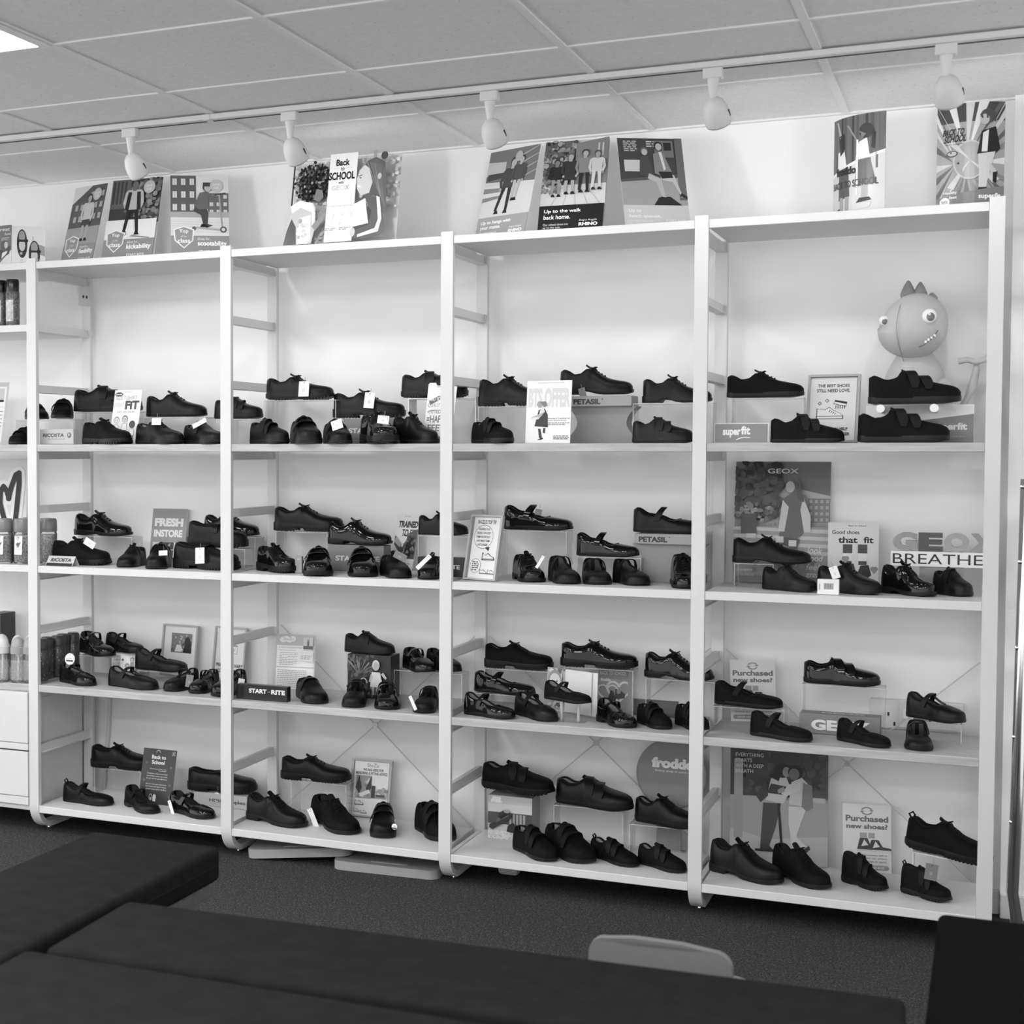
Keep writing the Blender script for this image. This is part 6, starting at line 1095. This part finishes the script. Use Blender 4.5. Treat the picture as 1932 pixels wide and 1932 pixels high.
# ---- benches and low chair -----------------------------------------------------------------
CLOTH = mat('charcoal_upholstery', .0155, .9, spec=.05, noise=.18, nscale=22, bump=.35, bscale=700, stretch=(1, 1, 1)); CLOTHB = mat('black_upholstery', .0035, .85, spec=.04, noise=.18, nscale=22, bump=.3, bscale=700)
WOOD = mat('bench_wood', .12, .5, noise=.2, nscale=8, stretch=(1, 12, 12)); LEG = mat('bench_leg', .015, .5, noise=.1)
def bench(x0, x1, y0, y1, lab, m, zt=.45, th=.085, leg_in=.09, rz=0):
    t = tag(empty('padded_bench', ((x0+x1)/2, (y0+y1)/2, 0), (0, 0, math.radians(rz))), lab, 'bench'); w, d = (x1-x0)/2, (y1-y0)/2
    V, F = rbox(-w, w, -d, d, zt-th, zt, .016, 4)
    obj('seat_pad', V, F, m, t, smooth=60)
    obj('piping', *_cat([_tube([(-w+.02, -d-.0005, zt-th*.5), (w-.02, -d-.0005, zt-th*.5)], .003, 6), _tube([(w+.0005, -d+.02, zt-th*.5), (w+.0005, d-.02, zt-th*.5)], .003, 6)]), m, t)
    obj('wood_frame', *rbox(-w+.012, w-.012, -d+.012, d-.012, zt-th-.036, zt-th-.001, .004, 2), WOOD, t)
    for sx in (-1, 1):
        for sy in (-1, 1): obj('leg', *_loft([[(sx*(w-.05)+a, sy*(d-leg_in)+b, z) for a, b in ((-q, -q), (q, -q), (q, q), (-q, q))] for z, q in ((.001, .013), (zt-th-.036, .02))], True, True), LEG, t)
    return t
bench(1.148, 1.519, -2.75, -1.415, 'dark padded bench at left, end-on to the shelving', CLOTH, leg_in=.19)
bench(1.545, 3.11, -2.218, -1.864, 'long dark padded bench across the foreground, nearer the shelving', CLOTH, rz=3)
bench(1.527, 3.1, -2.63, -2.264, 'long dark padded bench along the bottom edge of the photo', CLOTH, rz=.8)
bench(3.133, 3.51, -2.7, -1.19, 'black padded bench at the lower right corner', CLOTHB, zt=.435)
# child's chair
SEAT = mat('grey_plastic', .2, .45, noise=.03)
yb = -1.56; t = tag(empty('low_chair', (2.61, yb+.14, 0)), 'low grey child chair with rounded backrest behind the long bench', 'chair')
pts = []; bw, bt, bb = .148, .402, .20
prof = [(-bw, bb), (-bw, bt-.045)] + [(-bw+.04-.04*math.cos(a), bt-.045+.04*math.sin(a)) for a in np.linspace(0, 1.57, 6)] + [(-.05, bt+.006), (.05, bt+.006)] + [(bw-.04+.04*math.sin(a), bt-.045+.04*math.cos(a)) for a in np.linspace(0, 1.57, 6)] + [(bw, bt-.045), (bw, bb)]
obj('backrest', *_loft([[(x, -.14+y+.03*(1-(x/bw)**2)*-1+.03, z) for x, z in prof] for y in (-.011, .011)], True, True), SEAT, t, smooth=50)
obj('seat', *rplate(-.15, .15, -.12, .16, .235, .257, .04), SEAT, t)
for sx in (-1, 1):
    for sy in (-1, 1): obj('leg', *_tube([(sx*.12, .02+sy*.11, .236), (sx*.14, .02+sy*.13, .001)], .01, 10), STEEL, t, smooth=True)
# ---- flat foam boards under the shelving ------------------------------------------------------
FOAM = mat('grey_foam', .3, .7, noise=.05, nscale=20, bump=.2, bscale=150)
def mat_board(x, y, rz, z, lab):
    t = tag(empty('foam_board', (x, y, z), (0, math.radians(-5.4) if z > .01 else 0, rz)), lab, 'board', 'grey boards under the shelving')
    obj('board', *rplate(-.185, .185, 0, .27, 0, .03, .035), FOAM, t, smooth=30)
    obj('hand_slot', *rplate(-.06, .07, .035, .052, .0295, .0312, .008), mat('foam_slot', .45, .6, noise=.03), t)
    if z < .01: printed('printing', [('t', 'PE', .25, .55, .5, .8, .05, .02), ('t', 'VA', .25, .2, .5, .45, .05, .02), ('r', .1, .12, .66, .14, .1), ('r', .1, .86, .66, .88, .1), ('r', .1, .12, .12, .88, .1), ('r', .64, .12, .66, .88, .1)], .08, .1, t, y=-.0005).matrix_local = Matrix.Translation((.02, .08, .0301)) @ Matrix.Rotation(math.radians(-90), 4, 'X')
mat_board(1.395, .035, math.radians(3), .0006, 'grey foam board on the carpet under the second full bay, right and lower one')
mat_board(1.075, .045, math.radians(10), .0195, 'grey foam board under the second full bay, left one lying over the other')
tag(obj('paper_scrap', *xf(rbox(0, .07, 0, .05, 0, .03, .012, 2), Matrix.Translation((1.74, .2, .0012))), mat('crumpled_white', .5, .8, noise=.1)), 'crumpled pale scrap on the carpet under the third full bay', 'scrap')
